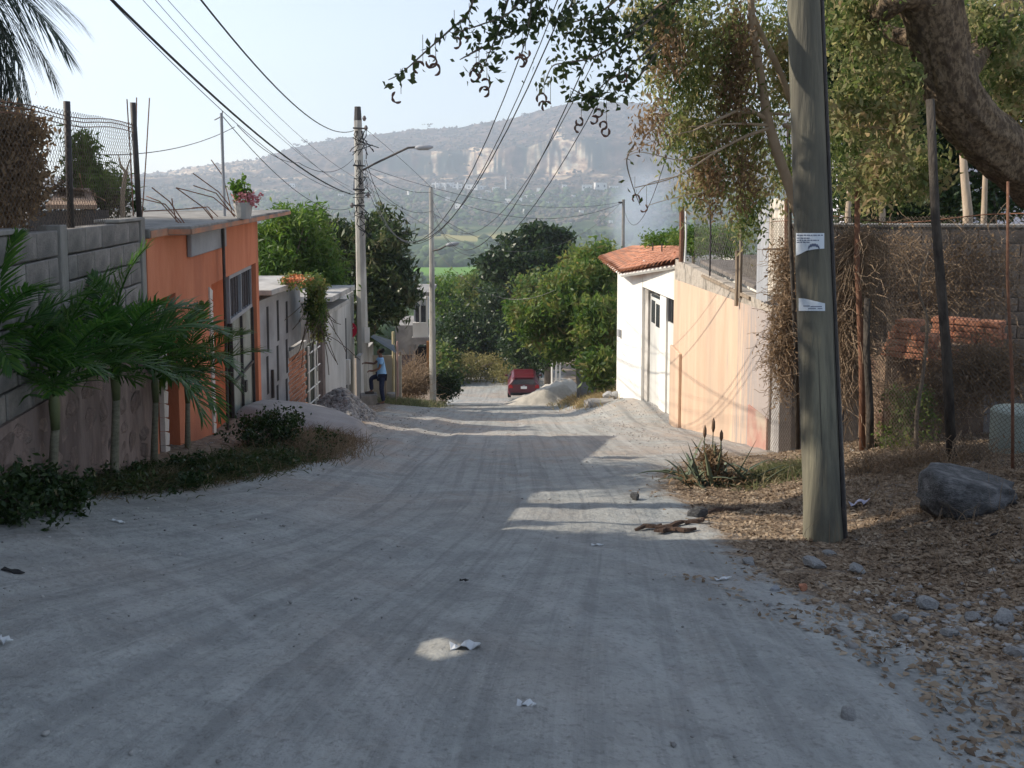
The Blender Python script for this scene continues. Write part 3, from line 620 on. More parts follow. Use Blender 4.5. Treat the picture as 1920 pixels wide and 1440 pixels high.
# white tube fence panel with posts
t = empty('tube_fence', FB.p(4, gz(FB, 4)), 'white steel tube fence panel between the brick wall and the rusty post', 'fence')
for px, yt in ((578, 650), (589, 630), (593, 635)):
    s_, zt_ = e(px, yt); MB().tube([FB.p(s_, gz(FB, s_)-.1, 0), FB.p(s_, zt_, 0)], .03, 6).build('post', WHITEP, t)
for yy in (665, 700, 735, 762):
    sa_, za_ = e(577, yy); sb_, _ = e(600, yy); MB().tube([FB.p(sa_, za_, 0), FB.p(sb_, za_, 0)], .02, 5).build('rail', WHITEP, t)
mb = MB(); FB.box(mb, e(576, 700)[0], e(600, 700)[0], -4.6, e(590, 640)[1], -.1, -.04); mb.build('sheet_backing', M('olive_sheet', (.07, .08, .065), (.12, .12, .1), 6, bump=.1), t)
o = MB(); s_ = e(604, 650)[0]; FB.box(o, s_-.16, s_+.14, -4.8, e(604, 575)[1], -.15, .04); o = o.build('gate_pillar', M('brown_pillar', (.13, .10, .09), (.2, .16, .145), 6, bump=.3)); tag(o, 'dark brown square pillar between the tube fence and the stained wall', 'pillar')
t = empty('stained_wall', FB.p(6.5, gz(FB, 6.5)), 'tall pale rendered wall with dark moss stains and two sloping caps', 'wall')
w0, w1 = e(609, 650)[0], e(648, 650)[0]; wz = e(628, 582)[1]
STW = M('stained_render', (.50, .49, .47), (.62, .61, .59), 2, bump=.2, c3=(.30, .30, .28), stretch=(1, 1, .35)); 
mb = MB(); FB.quadbox(mb, [(w0, -5), (w1, -5.4), (w1, wz+.02), (w0, wz)], -.25, 0); mb.build('wall', STW, t)
mb = MB(); FB.box(mb, w0, w1+.1, wz+.03, wz+.15, -.3, .1); mb.build('cap', CONC, t, bevel=.01)
mb = MB(); FB.box(mb, w0-.2, w1+.15, wz+.42, wz+.56, -1.8, .28); mb.build('second_roof', CONC, t, bevel=.01)
mb = MB(); FB.box(mb, w0-.1, w1+.0, -4.6, wz+.42, -1.6, -1.4); FB.box(mb, w0-.3, w0-.12, -4.6, wz+.42, -1.38, -.3); mb.build('back_wall', DCONC, t)
mb = MB(); s_ = e(618, 540)[0]; FB.box(mb, s_, s_+.35, wz+.56, wz+.95, -.6, -.3); mb.build('water_box', WHITEP, t)
# concrete ramp slab and gravel heap at the gates
def patch_mesh(name, poly, fn, mat, label=None, cat=None, kind=None, res=.1, skirt=.15):
    P = np.array([(p[0], p[1]) for p in poly]); x0, y0 = P.min(0); x1, y1 = P.max(0)
    gx = np.arange(x0, x1+res, res); gy = np.arange(y0, y1+res, res); X, Y = np.meshgrid(gx, gy)
    inside = np.zeros(X.shape, bool); j = len(P)-1; dist = np.full(X.shape, 1e9)
    for i in range(len(P)):
        xi, yi = P[i]; xj, yj = P[j]; c = ((yi > Y) != (yj > Y)) & (X < (xj-xi)*(Y-yi)/(yj-yi+1e-9)+xi); inside ^= c
        dx, dy = xj-xi, yj-yi; tt = np.clip(((X-xi)*dx+(Y-yi)*dy)/(dx*dx+dy*dy), 0, 1); dist = np.minimum(dist, np.hypot(X-xi-tt*dx, Y-yi-tt*dy)); j = i
    Z = fn(X, Y, np.where(inside, dist, 0)); idx = np.arange(X.size).reshape(X.shape); k = inside[:-1, :-1] | inside[1:, 1:] | inside[1:, :-1] | inside[:-1, 1:]
    f = np.stack([idx[:-1, :-1][k], idx[:-1, 1:][k], idx[1:, 1:][k], idx[1:, :-1][k]], -1); u, inv = np.unique(f, return_inverse=True)
    V = np.stack([X, Y, Z], -1).reshape(-1, 3)[u]; o = link(name, arr_mesh(name, V, inv.reshape(f.shape)), mat, smooth=True); return tag(o, label, cat, None, kind)
RAMP = [(-4.35, 13.7), (-3.6, 13.3), (-2.9, 13.35), (-2.25, 14.0), (-2.35, 14.9), (-3.0, 16.2), (-3.7, 17.6), (-4.2, 19.4), (-5.02, 20.2), (-5.06, 18.4), (-4.6, 16.4)]
patch_mesh('concrete_ramp', RAMP, lambda X, Y, d: zg(X, Y)+.02+.16*sm(d, 0, .22)+.12*np.clip(-X-3, 0, 2)*0-(d < .001)*.14, M('ramp_concrete', (.30, .285, .275), (.38, .36, .345), 2.5, bump=.3, bscale=50, c3=(.24, .22, .205)), 'smooth pale concrete ramp leading up to the grey gate', 'ramp', res=.05)
GRAV = M('gravel_grey', (.13, .125, .12), (.34, .33, .32), 16, bump=1, bscale=28, sharp=.9)
HEAP = [(-4.9, 20.3), (-4.2, 18.9), (-3.5, 17.3), (-3.0, 16.5), (-2.75, 18.0), (-2.9, 20.0), (-3.4, 22.5), (-4.2, 24.3), (-4.9, 24.5)]
hf = lambda X, Y, d: zg(X, Y)-.03+.55*sm(d, 0, .95)*(1+.25*fbm(X*2, Y*1.3, 3, 41))+.05*fbm(X*7, Y*7, 3, 42)*sm(d, 0, .2)
patch_mesh('gravel_heap', HEAP, hf, GRAV, 'long heap of grey gravel and rubble lying before the brick panel', 'heap', 'stuff', .06)

# ------------------------------------------------------------------ off to the left: an unseen house front added to shade the near street
t = empty('shading_house_front', (-4.8, 2, 0), 'tall plain grey house front added out of view at left to shade the street', 'house')
FN = Fac(-4.55, -9, -4.55, 6.78); hy, hzz = 4.23+9, CAMZ+.92; hw, hh = .15, .13  # hole placed so that the sun throws a spot on the road
mb = MB(); top = CAMZ+5.3
FN.box(mb, 0, hy-hw, -2, top, -.12, 0); FN.box(mb, hy+hw, 15.78, -2, top, -.12, 0); FN.box(mb, hy-hw, hy+hw, -2, hzz-hh, -.12, 0); FN.box(mb, hy-hw, hy+hw, hzz+hh, top, -.12, 0)
for su in (-1, 1):
    for sv in (-1, 1): FN.quadbox(mb, [(hy+su*hw, hzz+sv*hh), (hy+su*hw*(.1 if su*sv > 0 else .45), hzz+sv*hh), (hy+su*hw, hzz+sv*hh*(.1 if su*sv > 0 else .5))], -.119, -.001)
mb.build('front_wall', BLOCK, t)
mb = MB(); FN.box(mb, -.02, 15.8, top+.003, top+.12, -.3, .1); mb.build('coping', CONC, t)
mb = MB()
for k in range(4): FN.box(mb, 1+k*4.2, 1.25+k*4.2, -2, top-.01, -.5, -.125)
mb.build('buttress', CONC, t)

# ------------------------------------------------------------------ right: peach wall
PEACH = M('peach_render', (.57, .395, .28), (.68, .50, .36), 2.2, bump=.45, bscale=35, c3=(.48, .36, .27), stretch=(1, 1, .22))
def shade_and_weather(m, y0, y1, colr):      # streaky shade painted as grey, mixed with weathering, thicker towards one end of the wall
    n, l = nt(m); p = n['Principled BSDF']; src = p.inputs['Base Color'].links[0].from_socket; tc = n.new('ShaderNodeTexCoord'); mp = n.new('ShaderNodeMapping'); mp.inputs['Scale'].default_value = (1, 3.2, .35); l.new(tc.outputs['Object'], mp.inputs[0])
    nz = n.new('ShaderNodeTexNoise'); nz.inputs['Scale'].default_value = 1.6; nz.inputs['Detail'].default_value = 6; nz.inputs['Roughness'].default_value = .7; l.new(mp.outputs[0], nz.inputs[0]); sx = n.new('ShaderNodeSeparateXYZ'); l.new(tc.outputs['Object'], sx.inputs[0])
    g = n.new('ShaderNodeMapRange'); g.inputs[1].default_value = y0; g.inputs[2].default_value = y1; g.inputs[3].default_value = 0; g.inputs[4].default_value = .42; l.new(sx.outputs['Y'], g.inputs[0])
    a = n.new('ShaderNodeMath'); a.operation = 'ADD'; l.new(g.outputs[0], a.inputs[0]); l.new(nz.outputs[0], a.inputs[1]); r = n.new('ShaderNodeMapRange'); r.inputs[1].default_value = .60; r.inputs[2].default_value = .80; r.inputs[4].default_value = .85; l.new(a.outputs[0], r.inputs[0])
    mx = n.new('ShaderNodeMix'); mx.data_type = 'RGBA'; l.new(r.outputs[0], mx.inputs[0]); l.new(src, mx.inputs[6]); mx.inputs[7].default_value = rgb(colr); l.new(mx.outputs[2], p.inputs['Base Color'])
shade_and_weather(PEACH, 15.8, 12.9, (.34, .31, .30))
FR = Fac(3.69, 12.8, 3.81, 21.2, -1); e = lambda px, py, off=0: FR.sz(px, py, off)
zt = CAMZ-1.62
t = empty('peach_wall', FR.p(4, gz(FR, 4)), 'long peach rendered wall with a crumbling unpainted top edge along the street', 'wall')
s1 = 8.4
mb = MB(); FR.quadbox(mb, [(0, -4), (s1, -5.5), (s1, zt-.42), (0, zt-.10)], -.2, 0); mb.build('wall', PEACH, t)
mb = MB(); FR.quadbox(mb, [(0, zt-.10), (s1, zt-.42), (s1, zt+.06), (0, zt)], -.195, -.006); mb.build('bare_top_course', M('bare_block_top', (.33, .29, .24), (.50, .44, .37), 10, bump=.8, bscale=30, c3=(.2, .18, .15)), t)
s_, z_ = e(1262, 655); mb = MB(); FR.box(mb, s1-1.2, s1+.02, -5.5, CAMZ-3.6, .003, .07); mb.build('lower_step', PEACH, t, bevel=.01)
mb = MB(); FR.quadbox(mb, [(-.0, -4), (1.1, -4.2), (1.1, CAMZ-3.3), (0, CAMZ-3.25)], .004, .03); mb.build('pink_patch', M('pink_plaster', (.40, .21, .17), (.50, .30, .24), 4, bump=.3, c3=(.5, .42, .33)), t)
mb = MB(); FR.box(mb, -.42, -.01, -4, zt-.02, -.2, -.03); mb.build('grey_end_pier', M('grey_pier', (.36, .34, .33), (.48, .46, .44), 4, bump=.4, stretch=(1, 1, .3)), t)
# roof things behind the peach wall top
t = empty('low_shed_roof', FR.p(3, zt, -.6), 'low dark shed roof of mesh and boards behind the top of the peach wall', 'roof')
mb = MB(); FR.quadbox(mb, [(1.2, zt+.02), (6.6, zt+.10), (6.6, zt+.17), (1.2, zt+.09)], -2.2, -.25); mb.build('roof_sheet', M('old_tar_sheet', (.13, .115, .10), (.24, .21, .19), 6, bump=.6, bscale=30), t)
mb = MB(); FR.box(mb, 1.2, 5.0, zt-.05, zt+.0, -.24, .03); mb.build('board', WOOD, t)
for a in (1.5, 3, 4.6, 6.2): mb = MB(); FR.box(mb, a, a+.09, zt-2, zt+.02, -1.9, -1.8); mb.build('leg', WOOD, t)
mb = MB(); FR.box(mb, 1.5, 4.2, zt+.10, zt+.45, -.9, -.5); o = mb.build('crate', M('old_crate', (.09, .08, .07), (.17, .15, .13), 8, bump=.5)); tag(o, 'dark old slatted crate lying on the shed roof behind the peach wall', 'crate')
# light fence above the peach wall
t = empty('upper_fence', FR.p(4, zt), 'light wire fence on rusty and pale posts above the peach wall', 'fence')
for px, ya, yb, r, m_, Yd in ((1277, 470, 388, .055, RUST, 20.2), (1285, 470, 392, .022, WHITEP, 20.0), (1331, 500, 375, .018, IRON, 17.2), (1388, 530, 372, .03, WOOD, 14.6), (1381, 545, 470, .035, WOOD, 14.7)):
    a = W(px, ya, Yd); b = W(px+1, yb, Yd); a.z -= .25; MB().tube([a, (a+b)/2+Vector((.01, 0, 0)), b], r, 7).build('post', m_, t)
FU = Fac(4.15, 14.6, 4.0, 20.1, -1)
chain_link(FU, 0, 5.4, lambda s: zt, lambda s: CAMZ-.45, .07, .0035, parent=t, sag=.05)
MB().tube([FU.p(a, CAMZ-.43-.05*math.sin(a), 0) for a in np.linspace(0, 5.4, 9)], .006, 4).build('top_wire', GALV, t)
# corrugated sheets standing up at the end of the peach wall
t = empty('tin_sheet_screen', W(1445, 560, 13.2), 'upright weathered corrugated tin sheets standing at the end of the peach wall', 'screen')
def tin(name, A, B, zb0, zt0, mat, waves, amp=.018):
    A = Vector(A); B = Vector(B); u = (B-A); L = u.length; u.normalize(); n_ = Vector((u.y, -u.x, 0)); N = waves*6; vs = []; fs = []
    for i in range(N+1):
        p = A+u*L*i/N+n_*amp*math.sin(2*math.pi*i/6)
        vs += [Vector((p.x, p.y, zb0)), Vector((p.x, p.y, zt0+.03*math.sin(i*.21)))]
    for i in range(N): fs.append((2*i, 2*i+2, 2*i+3, 2*i+1))
    return MB().add(vs, fs).build(name, mat, t, smooth=True)
p = W(1420, 500, 13.4); q = W(1440, 500, 12.9); r_ = W(1476, 500, 12.4)
tin('grey_sheet', (p.x, p.y, 0), (q.x, q.y, 0), W(1430, 566, 13).z, W(1430, 388, 13).z, M('grey_tin', (.32, .33, .35), (.42, .43, .45), 5, bump=.1, rough=.6, stretch=(1, 1, .2)), 3)
tin('pale_sheet', (q.x+.01, q.y, 0), (r_.x, r_.y, 0), W(1450, 556, 12.6).z, W(1455, 376, 12.6).z, M('pale_tin', (.62, .56, .47), (.76, .71, .62), 5, bump=.1, rough=.6, c3=(.36, .27, .2), stretch=(1, 1, .2)), 4)
MB().tube([W(1474, 560, 12.35), W(1474, 372, 12.35)], .025, 6).build('post', RUST, t)
MB().tube([W(1432, 467, 12.7), W(1470, 467, 12.3)], .015, 5).build('cross_bar', IRON, t)

# ------------------------------------------------------------------ white house with tiled roof
FW = Fac(3.86, 21.5, 3.23, 27.6, -1); e = lambda px, py, off=0: FW.sz(px, py, off)
t = empty('white_house', FW.p(3, gz(FW, 3)), 'small white house with red clay tile roof beyond the peach wall', 'house')
zc = CAMZ-2.15; sp = e(1203, 640)[0]; sE = 6.15; zb0 = -6.3
mb = MB(); FW.box(mb, sp, sE, zb0, zc, -.3, 0); FW.box(mb, -.8, sp, zc-.42, zc+.3, -.3, -.01); mb.build('front_wall', WHITEP, t)
mb = MB(); FW.box(mb, sE-.2, sE, zb0, zc+.2, -3.5, -.31); FW.box(mb, -.8, sE-.2, zb0, zc+.2, -3.4, -3.2); FW.box(mb, -.8, sp-.01, zb0, zc-.43, -.55, -.42); mb.build('side_wall', WHITEP, t)
DOOR = M('door_grey_white', (.62, .61, .57), (.74, .73, .68), 3, rough=.6, bump=.1, c3=(.50, .49, .46), stretch=(1, 1, .3)); 
dx = [e(p_, 650, -.1)[0] for p_ in (1207, 1216, 1236, 1248, 1266)]   # from the far jamb to the near edge
zt_ = zc-.46
def slab(nm, a, b, za, zb_, o0, o1, m_): mb = MB(); FW.box(mb, min(a, b), max(a, b), za, zb_, o0, o1); return mb.build(nm, m_, d_)
d_ = t
door = slab('door', dx[1], dx[2], zb0, zt_-.1, -.2, -.14, DOOR)
za_, zb_ = zt_-.85, zt_-.25; mid = (dx[1]+dx[2])/2
slab('door_window', dx[1]-.12, mid+.05, za_, zb_, -.138, -.132, GLASS); slab('door_window', mid-.05, dx[2]+.12, za_-.05, zb_-.05, -.138, -.132, GLASS); slab('fanlight', dx[1]-.1, dx[2]+.1, zt_-.16, zt_-.08, -.138, -.132, GLASS)
slab('door_post', dx[0], dx[1]+.02, zb0, zt_, -.25, -.08, M('scuffed_post', (.45, .42, .38), (.62, .59, .54), 6, bump=.3, c3=(.2, .18, .16), stretch=(1, 1, .5)))
slab('door_post', dx[2]-.02, dx[3], zb0, zt_, -.25, -.10, WHITEP)
slab('side_door', dx[3]-.01, -.6, zb0, zt_-.62, -.2, -.15, DOOR); slab('side_window', dx[3]-.05, -.6, zt_-.60, zt_+.1, -.2, -.16, GLASS)
for q in np.linspace(-.5, dx[3]-.1, 6): MB().tube([FW.p(q, zt_-.6, -.14), FW.p(q, zt_+.1, -.14)], .012, 5).build('bar', IRON, t)
mb = MB(); s_, z_ = e(1164, 625); FW.box(mb, s_-.1, s_+.1, z_-.1, z_+.12, .01, .09); mb.build('meter_box', GREYP, t)
ea, eb = W(1272, 489, 21.0), W(1163, 509, 25.6); ec, ed = W(1129, 481, 28.9), W(1186, 464, 30.0); ef = W(1275, 466, 25.5)
nrm = (eb-ea).cross(ef-ea).normalized(); nrm = nrm if nrm.z > 0 else -nrm
# tiles over the roof plane between the eave (ea-eb-ec) and the ridge (ef-ed)
TILE = M('clay_tile', (.50, .20, .11), (.62, .30, .18), 6, bump=.4, bscale=40, island=.18, c3=(.36, .2, .14))
tb = bmesh.new(); tv = []
for iy in (0, 1):
    for k in range(5):
        a = math.pi*k/4; tv.append(tb.verts.new((-.13*math.cos(a)*(1-.1*iy), -.23+.46*iy, .055*math.sin(a)+.012*(1-iy))))
tw = [tb.verts.new(v.co+Vector((0, 0, -.014))) for v in tv]
for k in range(4):
    tb.faces.new((tv[k], tv[k+1], tv[6+k], tv[5+k])); tb.faces.new((tw[k+1], tw[k], tw[5+k], tw[6+k]))
    tb.faces.new((tv[k+1], tv[k], tw[k], tw[k+1])); tb.faces.new((tv[5+k], tv[6+k], tw[6+k], tw[5+k]))
tme = bpy.data.meshes.new('roof_tile'); tb.to_mesh(tme); tb.free()
MB().prism([v-nrm*.10 for v in (ea, eb, ec, ed, ef)], -nrm*.05).build('roof_deck', TILE, t)
MB().tube([v-nrm*.12 for v in (ea, eb, ec)], .055, 4).build('fascia', WHITEP, t)
def lerp(a, b, f): return a+(b-a)*f
ncol, nrow = 26, 6
for i in range(ncol):
    f = (i+.5)/ncol; L_ = 7.95
    lo = lerp(ea, eb, f/.58) if f < .58 else lerp(eb, ec, (f-.58)/.42)
    hi = lerp(ef, ed, f); up = (hi-lo); ln = up.length; up.normalize(); xx = up.cross(nrm).normalized(); nn = xx.cross(up)
    n_r = max(2, int(ln/.40))
    for j in range(n_r):
        c_ = lo+up*(ln*(j+.5)/n_r-.05)+nrm*(.01+.006*random.random()); m_ = Matrix((xx, up, nn)).transposed() @ Matrix.Rotation(random.gauss(0, .05), 3, 'Z')
        piece('roof_tile', tme, TILE, c_, m_.to_euler(), t, (1.15, ln/n_r/.42, 1.1))
MB().tube([W(1224, 470, 25), W(1224, 455, 25)], .02, 6).build('roof_pin', IRON, t); MB().tube([W(1241, 472, 25), W(1241, 457, 25)], .02, 6).build('roof_pin', IRON, t)
mb = MB()
for q in range(3): mb.box(ground(2.75-.12*q, 26.8+.4*q)+Vector((0, 0, .02)), (.7-.1*q, .5, .22), .1)
o = mb.build('stone_step', DCONC, bevel=.03); tag(o, 'rough stone steps at the far corner of the white house', 'steps')

DARKW = M('dark_old_wood', (.035, .03, .027), (.10, .085, .07), 16, bump=1, bscale=40, stretch=(1, 1, .3))
# ------------------------------------------------------------------ right: yard fence, wall behind, bricks
FF = Fac(3.98, 6.2, 3.62, 12.8, -1); e = lambda px, py, off=0: FF.sz(px, py, off)
t = empty('chain_link_fence', FF.p(3, gz(FF, 3)), 'rusty chain link fence on leaning dark posts along the yard at right', 'fence')
chain_link(FF, -.6, 6.5, lambda s: gz(FF, s)-.02, lambda s: CAMZ-.16-.03*s, .032, .0027, parent=t, sag=.07, mat=M('fence_wire', (.09, .07, .055), (.19, .155, .125), 20, bump=0, rough=.6))
for a, b, r, m_ in (((1788, 868, 7.75), (1744, 186, 7.75), .046, DARKW), ((1618, 862, 9.3), (1607, 330, 9.3), .035, RUST), ((1632, 850, 9.2), (1626, 560, 9.2), .042, DARKW), ((1900, 900, 6.9), (1890, 340, 6.9), .013, RUST), ((1497, 860, 11.5), (1478, 230, 11.5), .03, DARKW)):
    p, q = W(*a), W(*b); p.z = float(zg(p.x, p.y))-.2; MB().tube([p, lerp(p, q, .35)+Vector((.012, 0, 0)), lerp(p, q, .7)-Vector((.015, 0, 0)), q], [r, r*.95, r*.85, r*.8], 8).build('post', m_, t, smooth=True)
for z in (.02,): MB().tube([FF.p(a, CAMZ-.2-.03*a+z+.04*math.sin(a*1.7), .02) for a in np.linspace(-.6, 6.4, 16)], .005, 4).build('line_wire', RUST, t)
FY = Fac(3.95, 13.6, 13.0, 12.6, 1); zy = CAMZ-.50
t = empty('yard_wall', FY.p(3, gz(FY, 3)), 'brown stained block wall at the back of the fenced yard', 'wall')
mb = MB(); FY.box(mb, 0, 9.1, -3.6, zy-.02, -.3, -.062); mb.build('mortar_core', MORTAR, t)
BB = M('brown_block', (.17, .135, .11), (.29, .24, .20), 7, bump=.6, bscale=40, c3=(.09, .075, .06), island=.15)
block_courses(FY, .1, 6.6, zy-.05, 9, t, BB); mb = MB(); FY.box(mb, 0, 9.1, zy-.018, zy+.03, -.32, .02); mb.build('cap', DCONC, t, bevel=.01)
mb = MB(); FY.box(mb, 6.6, 9.1, -3.6, zy-.04, -.06, 0); mb.build('wall', BB, t)
# brick stack: each brick a part
bme2 = [box_me((.24, .12, .062), .005, .002) for _ in range(3)]
def bricks(base, nx, ny, nz, rz, label, step=0):
    t = empty('brick_stack', base, label, 'bricks', 'brick stacks in the yard', rz)
    mm = Matrix.Rotation(rz, 3, 'Z')
    for k in range(nz):
        for i in range(nx-(k//2 if step else 0)):
            for j in range(ny):
                piece('brick', random.choice(bme2), BRICK, base+mm @ Vector((i*.25+k*.03*step+random.gauss(0, .008), j*.128, .035+k*.072)), (random.gauss(0, .02), random.gauss(0, .015), rz+random.gauss(0, .05)), t)
p = W(1672, 720, 10.2); bricks(Vector((p.x, p.y, W(1672, 668, 10.2).z)), 3, 2, 7, -.75, 'stepped stack of red bricks seen through the fence left of the dark post', 1)
p = W(1765, 700, 10.6); bricks(Vector((p.x, p.y, W(1765, 640, 10.6).z)), 3, 2, 4, -.7, 'short stack of red bricks just right of the dark fence post')
mb = MB(); p = W(1664, 700, 10.15); q = W(1840, 700, 10.7); gzz = float(zg(p.x, p.y)); mb.hexa([Vector((p.x, p.y, gzz-.2)), Vector((q.x, q.y-.1, gzz-.2)), Vector((q.x+.1, q.y+.8, gzz-.2)), Vector((p.x, p.y+.8, gzz-.2)), Vector((p.x, p.y, W(1664, 668, 10.15).z)), Vector((q.x, q.y-.1, W(1840, 650, 10.7).z)), Vector((q.x+.1, q.y+.8, W(1840, 640, 10.9).z)), Vector((p.x, p.y+.8, W(1664, 668, 10.15).z))])
o = mb.build('rubble_bank', M('earth_rubble', (.16, .11, .075), (.28, .2, .14), 10, bump=1, bscale=16, c3=(.10, .05, .035))); tag(o, 'dark earth and rubble bank carrying the brick stacks in the yard', 'bank', kind='stuff')
p = W(1968, 760, 7.9); p.z = float(zg(p.x, p.y)); o = MB()
for k in range(1): o.prism([p+Vector((-.22+.03*math.cos(a*.9)+.26*math.cos(a), 0+.22*math.sin(a), 0)) for a in np.linspace(0, 6.28, 14)[:-1]], (0, 0, .40))
o = o.build('plastic_drum', M('pale_green_plastic', (.26, .31, .27), (.34, .38, .33), 3, rough=.5, bump=.1), bevel=.02); tag(o, 'pale grey green tub standing in the yard at the right edge behind the fence', 'tub')
# white house glimpsed behind the trees at the right
o = MB(); o.box((13.5, 26, -.5), (9, 4, 6.2), .1); o = o.build('rear_house_wall', M('lilac_white', (.62, .60, .66), (.72, .70, .75), 2, bump=.1)); tag(o, 'pale lilac white house wall glimpsed through the dark foliage at the right', 'house')

# ------------------------------------------------------------------ poles
PB = hit(1544, 1012); t = empty('wooden_pole', PB, 'thick weathered wooden utility pole with two torn paper notices at the roadside', 'utility pole')
POLEW = M('pole_wood', (.13, .125, .098), (.27, .25, .18), 7, bump=.8, bscale=30, c3=(.095, .09, .075), stretch=(1, 1, .08), sharp=.8, rough=.85)
ptop = W(1502, -120, 6.62)-PB; axis = lambda h: PB+ptop*(h/ptop.z)
PR = .128; H_ = 8.1; hs = [-.4, 0, .25]+list(np.linspace(.7, H_, 14)); Vv = []; n_ = 40
for h in hs:
    c = axis(h); r = PR-.0042*h+(.008 if h < .1 else 0)
    for k in range(n_):
        a = 2*math.pi*k/n_; rr_ = r*(1+.022*math.sin(a*5+h*.6)+.012*math.sin(a*11-h*.9)); Vv.append(c+Vector((rr_*math.cos(a), rr_*math.sin(a), 0)))
fs = [(i*n_+k, i*n_+(k+1) % n_, (i+1)*n_+(k+1) % n_, (i+1)*n_+k) for i in range(len(hs)-1) for k in range(n_)]+[tuple((len(hs)-1)*n_+k for k in range(n_))]
MB().add(Vv, fs).build('pole', POLEW, t, smooth=True)
for k in range(7):   # long drying cracks
    a = -2.6+k*.4; h0 = random.uniform(.2, 2.5); L_ = random.uniform(.5, 1.4)
    MB().tube([axis(h0+f*L_)+Vector(((PR-.0015-.0042*(h0+f*L_))*math.cos(a+.02*f), (PR-.0015-.0042*(h0+f*L_))*math.sin(a+.02*f), 0)) for f in np.linspace(0, 1, 5)], [.0005, .0018, .0024, .0018, .0005], 4).build('crack', IRON, t)
cond = [axis(h)+Vector((.137-.004*h, -.03, 0)) for h in np.linspace(-.1, 7.6, 10)]; MB().tube(cond, .014, 7).build('conduit', IRON, t)
o = MB().tube([PB+Vector((.165, -.02, -.1)), axis(1.0)+Vector((.15, -.01, 0)), axis(2.2)+Vector((.142, 0, 0)), axis(4.4)+Vector((.132, 0, 0))], .008, 6).build('ground_wire', GALV, t)
mb = MB(); mb.box(axis(7.5)+Vector((0, -.17, 0)), (1.3, .09, .1)); mb.build('cross_arm', POLEW, t)
PAPER = M('paper', (.62, .68, .74), (.70, .75, .80), 8, bump=.15, rough=.8)
INK = M('ink', (.10, .13, .2), (.16, .18, .26), 60, bump=0)
def on_pole(px, py, off=.004):
    d = ray(px, py); c = Vector((0, 0, CAMZ)); t_ = 5.2/d.y
    for _ in range(2000):
        p = c+d*t_; h = p.z-PB.z; ax = axis(h); r = PR-.0042*h+off+.003
        if math.hypot(p.x-ax.x, p.y-ax.y) < r: return p
        t_ += .001
    return None
def notice(name, edge_top, edge_bot, x0, x1, label, extras):
    """paper bent round the pole; edges are picture heights along x"""
    n = 14; vs = []; fs = []
    X_ = np.linspace(x0, x1, n)
    for x in X_:
        a = on_pole(x, np.interp(x, *edge_top)); b = on_pole(x, np.interp(x, *edge_bot)); vs += [b, a]
    for i in range(n-1): fs.append((2*i, 2*i+2, 2*i+3, 2*i+1))
    o = MB().add(vs, fs).build(name, PAPER, smooth=True); tag(o, label, 'notice')
    for k, (xa, xb, ya, yb) in enumerate(extras):
        xs_ = np.linspace(xa, xb, max(2, int((xb-xa)/4)+2)); vs = []; fs = []
        for x in xs_: vs += [on_pole(x, yb, .0055), on_pole(x, ya, .0055)]
        for i in range(len(xs_)-1): fs.append((2*i, 2*i+2, 2*i+3, 2*i+1))
        MB().add(vs, fs).build('print', INK, o)
rows = []
for y, x_end in ((441.0, 1543), (446.5, 1518), (450.5, 1536), (454.2, 1520)):
    x = 1494
    while x < x_end-3: w_ = random.uniform(2.5, 7); rows.append((x, min(x+w_, x_end), y-.9, y+.9)); x += w_+1.4
for a in np.linspace(0, math.pi, 9)[:-1]:
    a2 = a+math.pi/8; x_a, x_b = 1526-11*math.cos(a), 1526-11*math.cos(a2); ym = 467-9*math.sin((a+a2)/2); rows.append((x_a, x_b, ym-1.5, ym+4.0))
notice('torn_notice', ([1490, 1546], [437, 437]), ([1490, 1497, 1512, 1530, 1546], [480, 478, 470, 467, 466]), 1492.5, 1545.5, 'upper torn notice with printed lines and dark haired head on the wooden pole', rows)
notice('torn_notice', ([1496, 1510, 1530, 1548], [559, 560, 565, 569]), ([1496, 1548], [583, 583]), 1497.5, 1547, 'lower narrow torn strip of white paper on the wooden pole', [(1506, 1518, 573, 574.5), (1520, 1541, 574, 575.5), (1515, 1530, 578, 579.3), (1533, 1542, 578, 579.3)])

def concrete_pole(px, pyb, pyt, Y, rb, rt, label, arm, sides=8):
    b = W(px[1], pyb, Y); b.z = float(zg(b.x, b.y))-.1; tp = W(px[0], pyt, Y)
    t = empty('concrete_pole', b, label, 'utility pole', 'concrete street poles')
    MB().tube([b, lerp(b, tp, .5), tp], [rb, (rb+rt)/2, rt], sides).build('pole', M('pole_concrete', (.42, .40, .36), (.54, .52, .47), 6, bump=.3, bscale=30, c3=(.3, .28, .26), stretch=(1, 1, .3)), t)
    pts = [W(x, y, Y-dy) for x, y, dy in arm[:-1]]; MB().tube(pts, .035, 7).build('lamp_arm', IRON, t)
    (xa, ya, xb, yb) = arm[-1]; a_, b_ = W(xa, ya, Y-.5), W(xb, yb, Y-.5)
    lm = MB().tube([a_, lerp(a_, b_, .25), lerp(a_, b_, .7), b_], [.04, .085, .085, .03], 8); o = lm.build('lamp_head', GREYP, t, smooth=True); return t, b, tp
t1, b1, tp1 = concrete_pole((671, 683), 778, 226, 29, .20, .125, 'tall concrete street pole with wire bundles behind the gravel heap', [(680, 319, .1), (700, 308, .2), (765, 277, .5), (780, 276, .5), (778, 277, 812, 276)])
MB().tube([tp1, W(670.5, 200, 29)], [.125, .10], 8).build('wood_tip', IRON, t1)
for y in (240, 310, 355, 385): MB().tube([W(662, y, 28.8), W(684, y+1, 28.8)], .03, 6).build('clamp', IRON, t1)
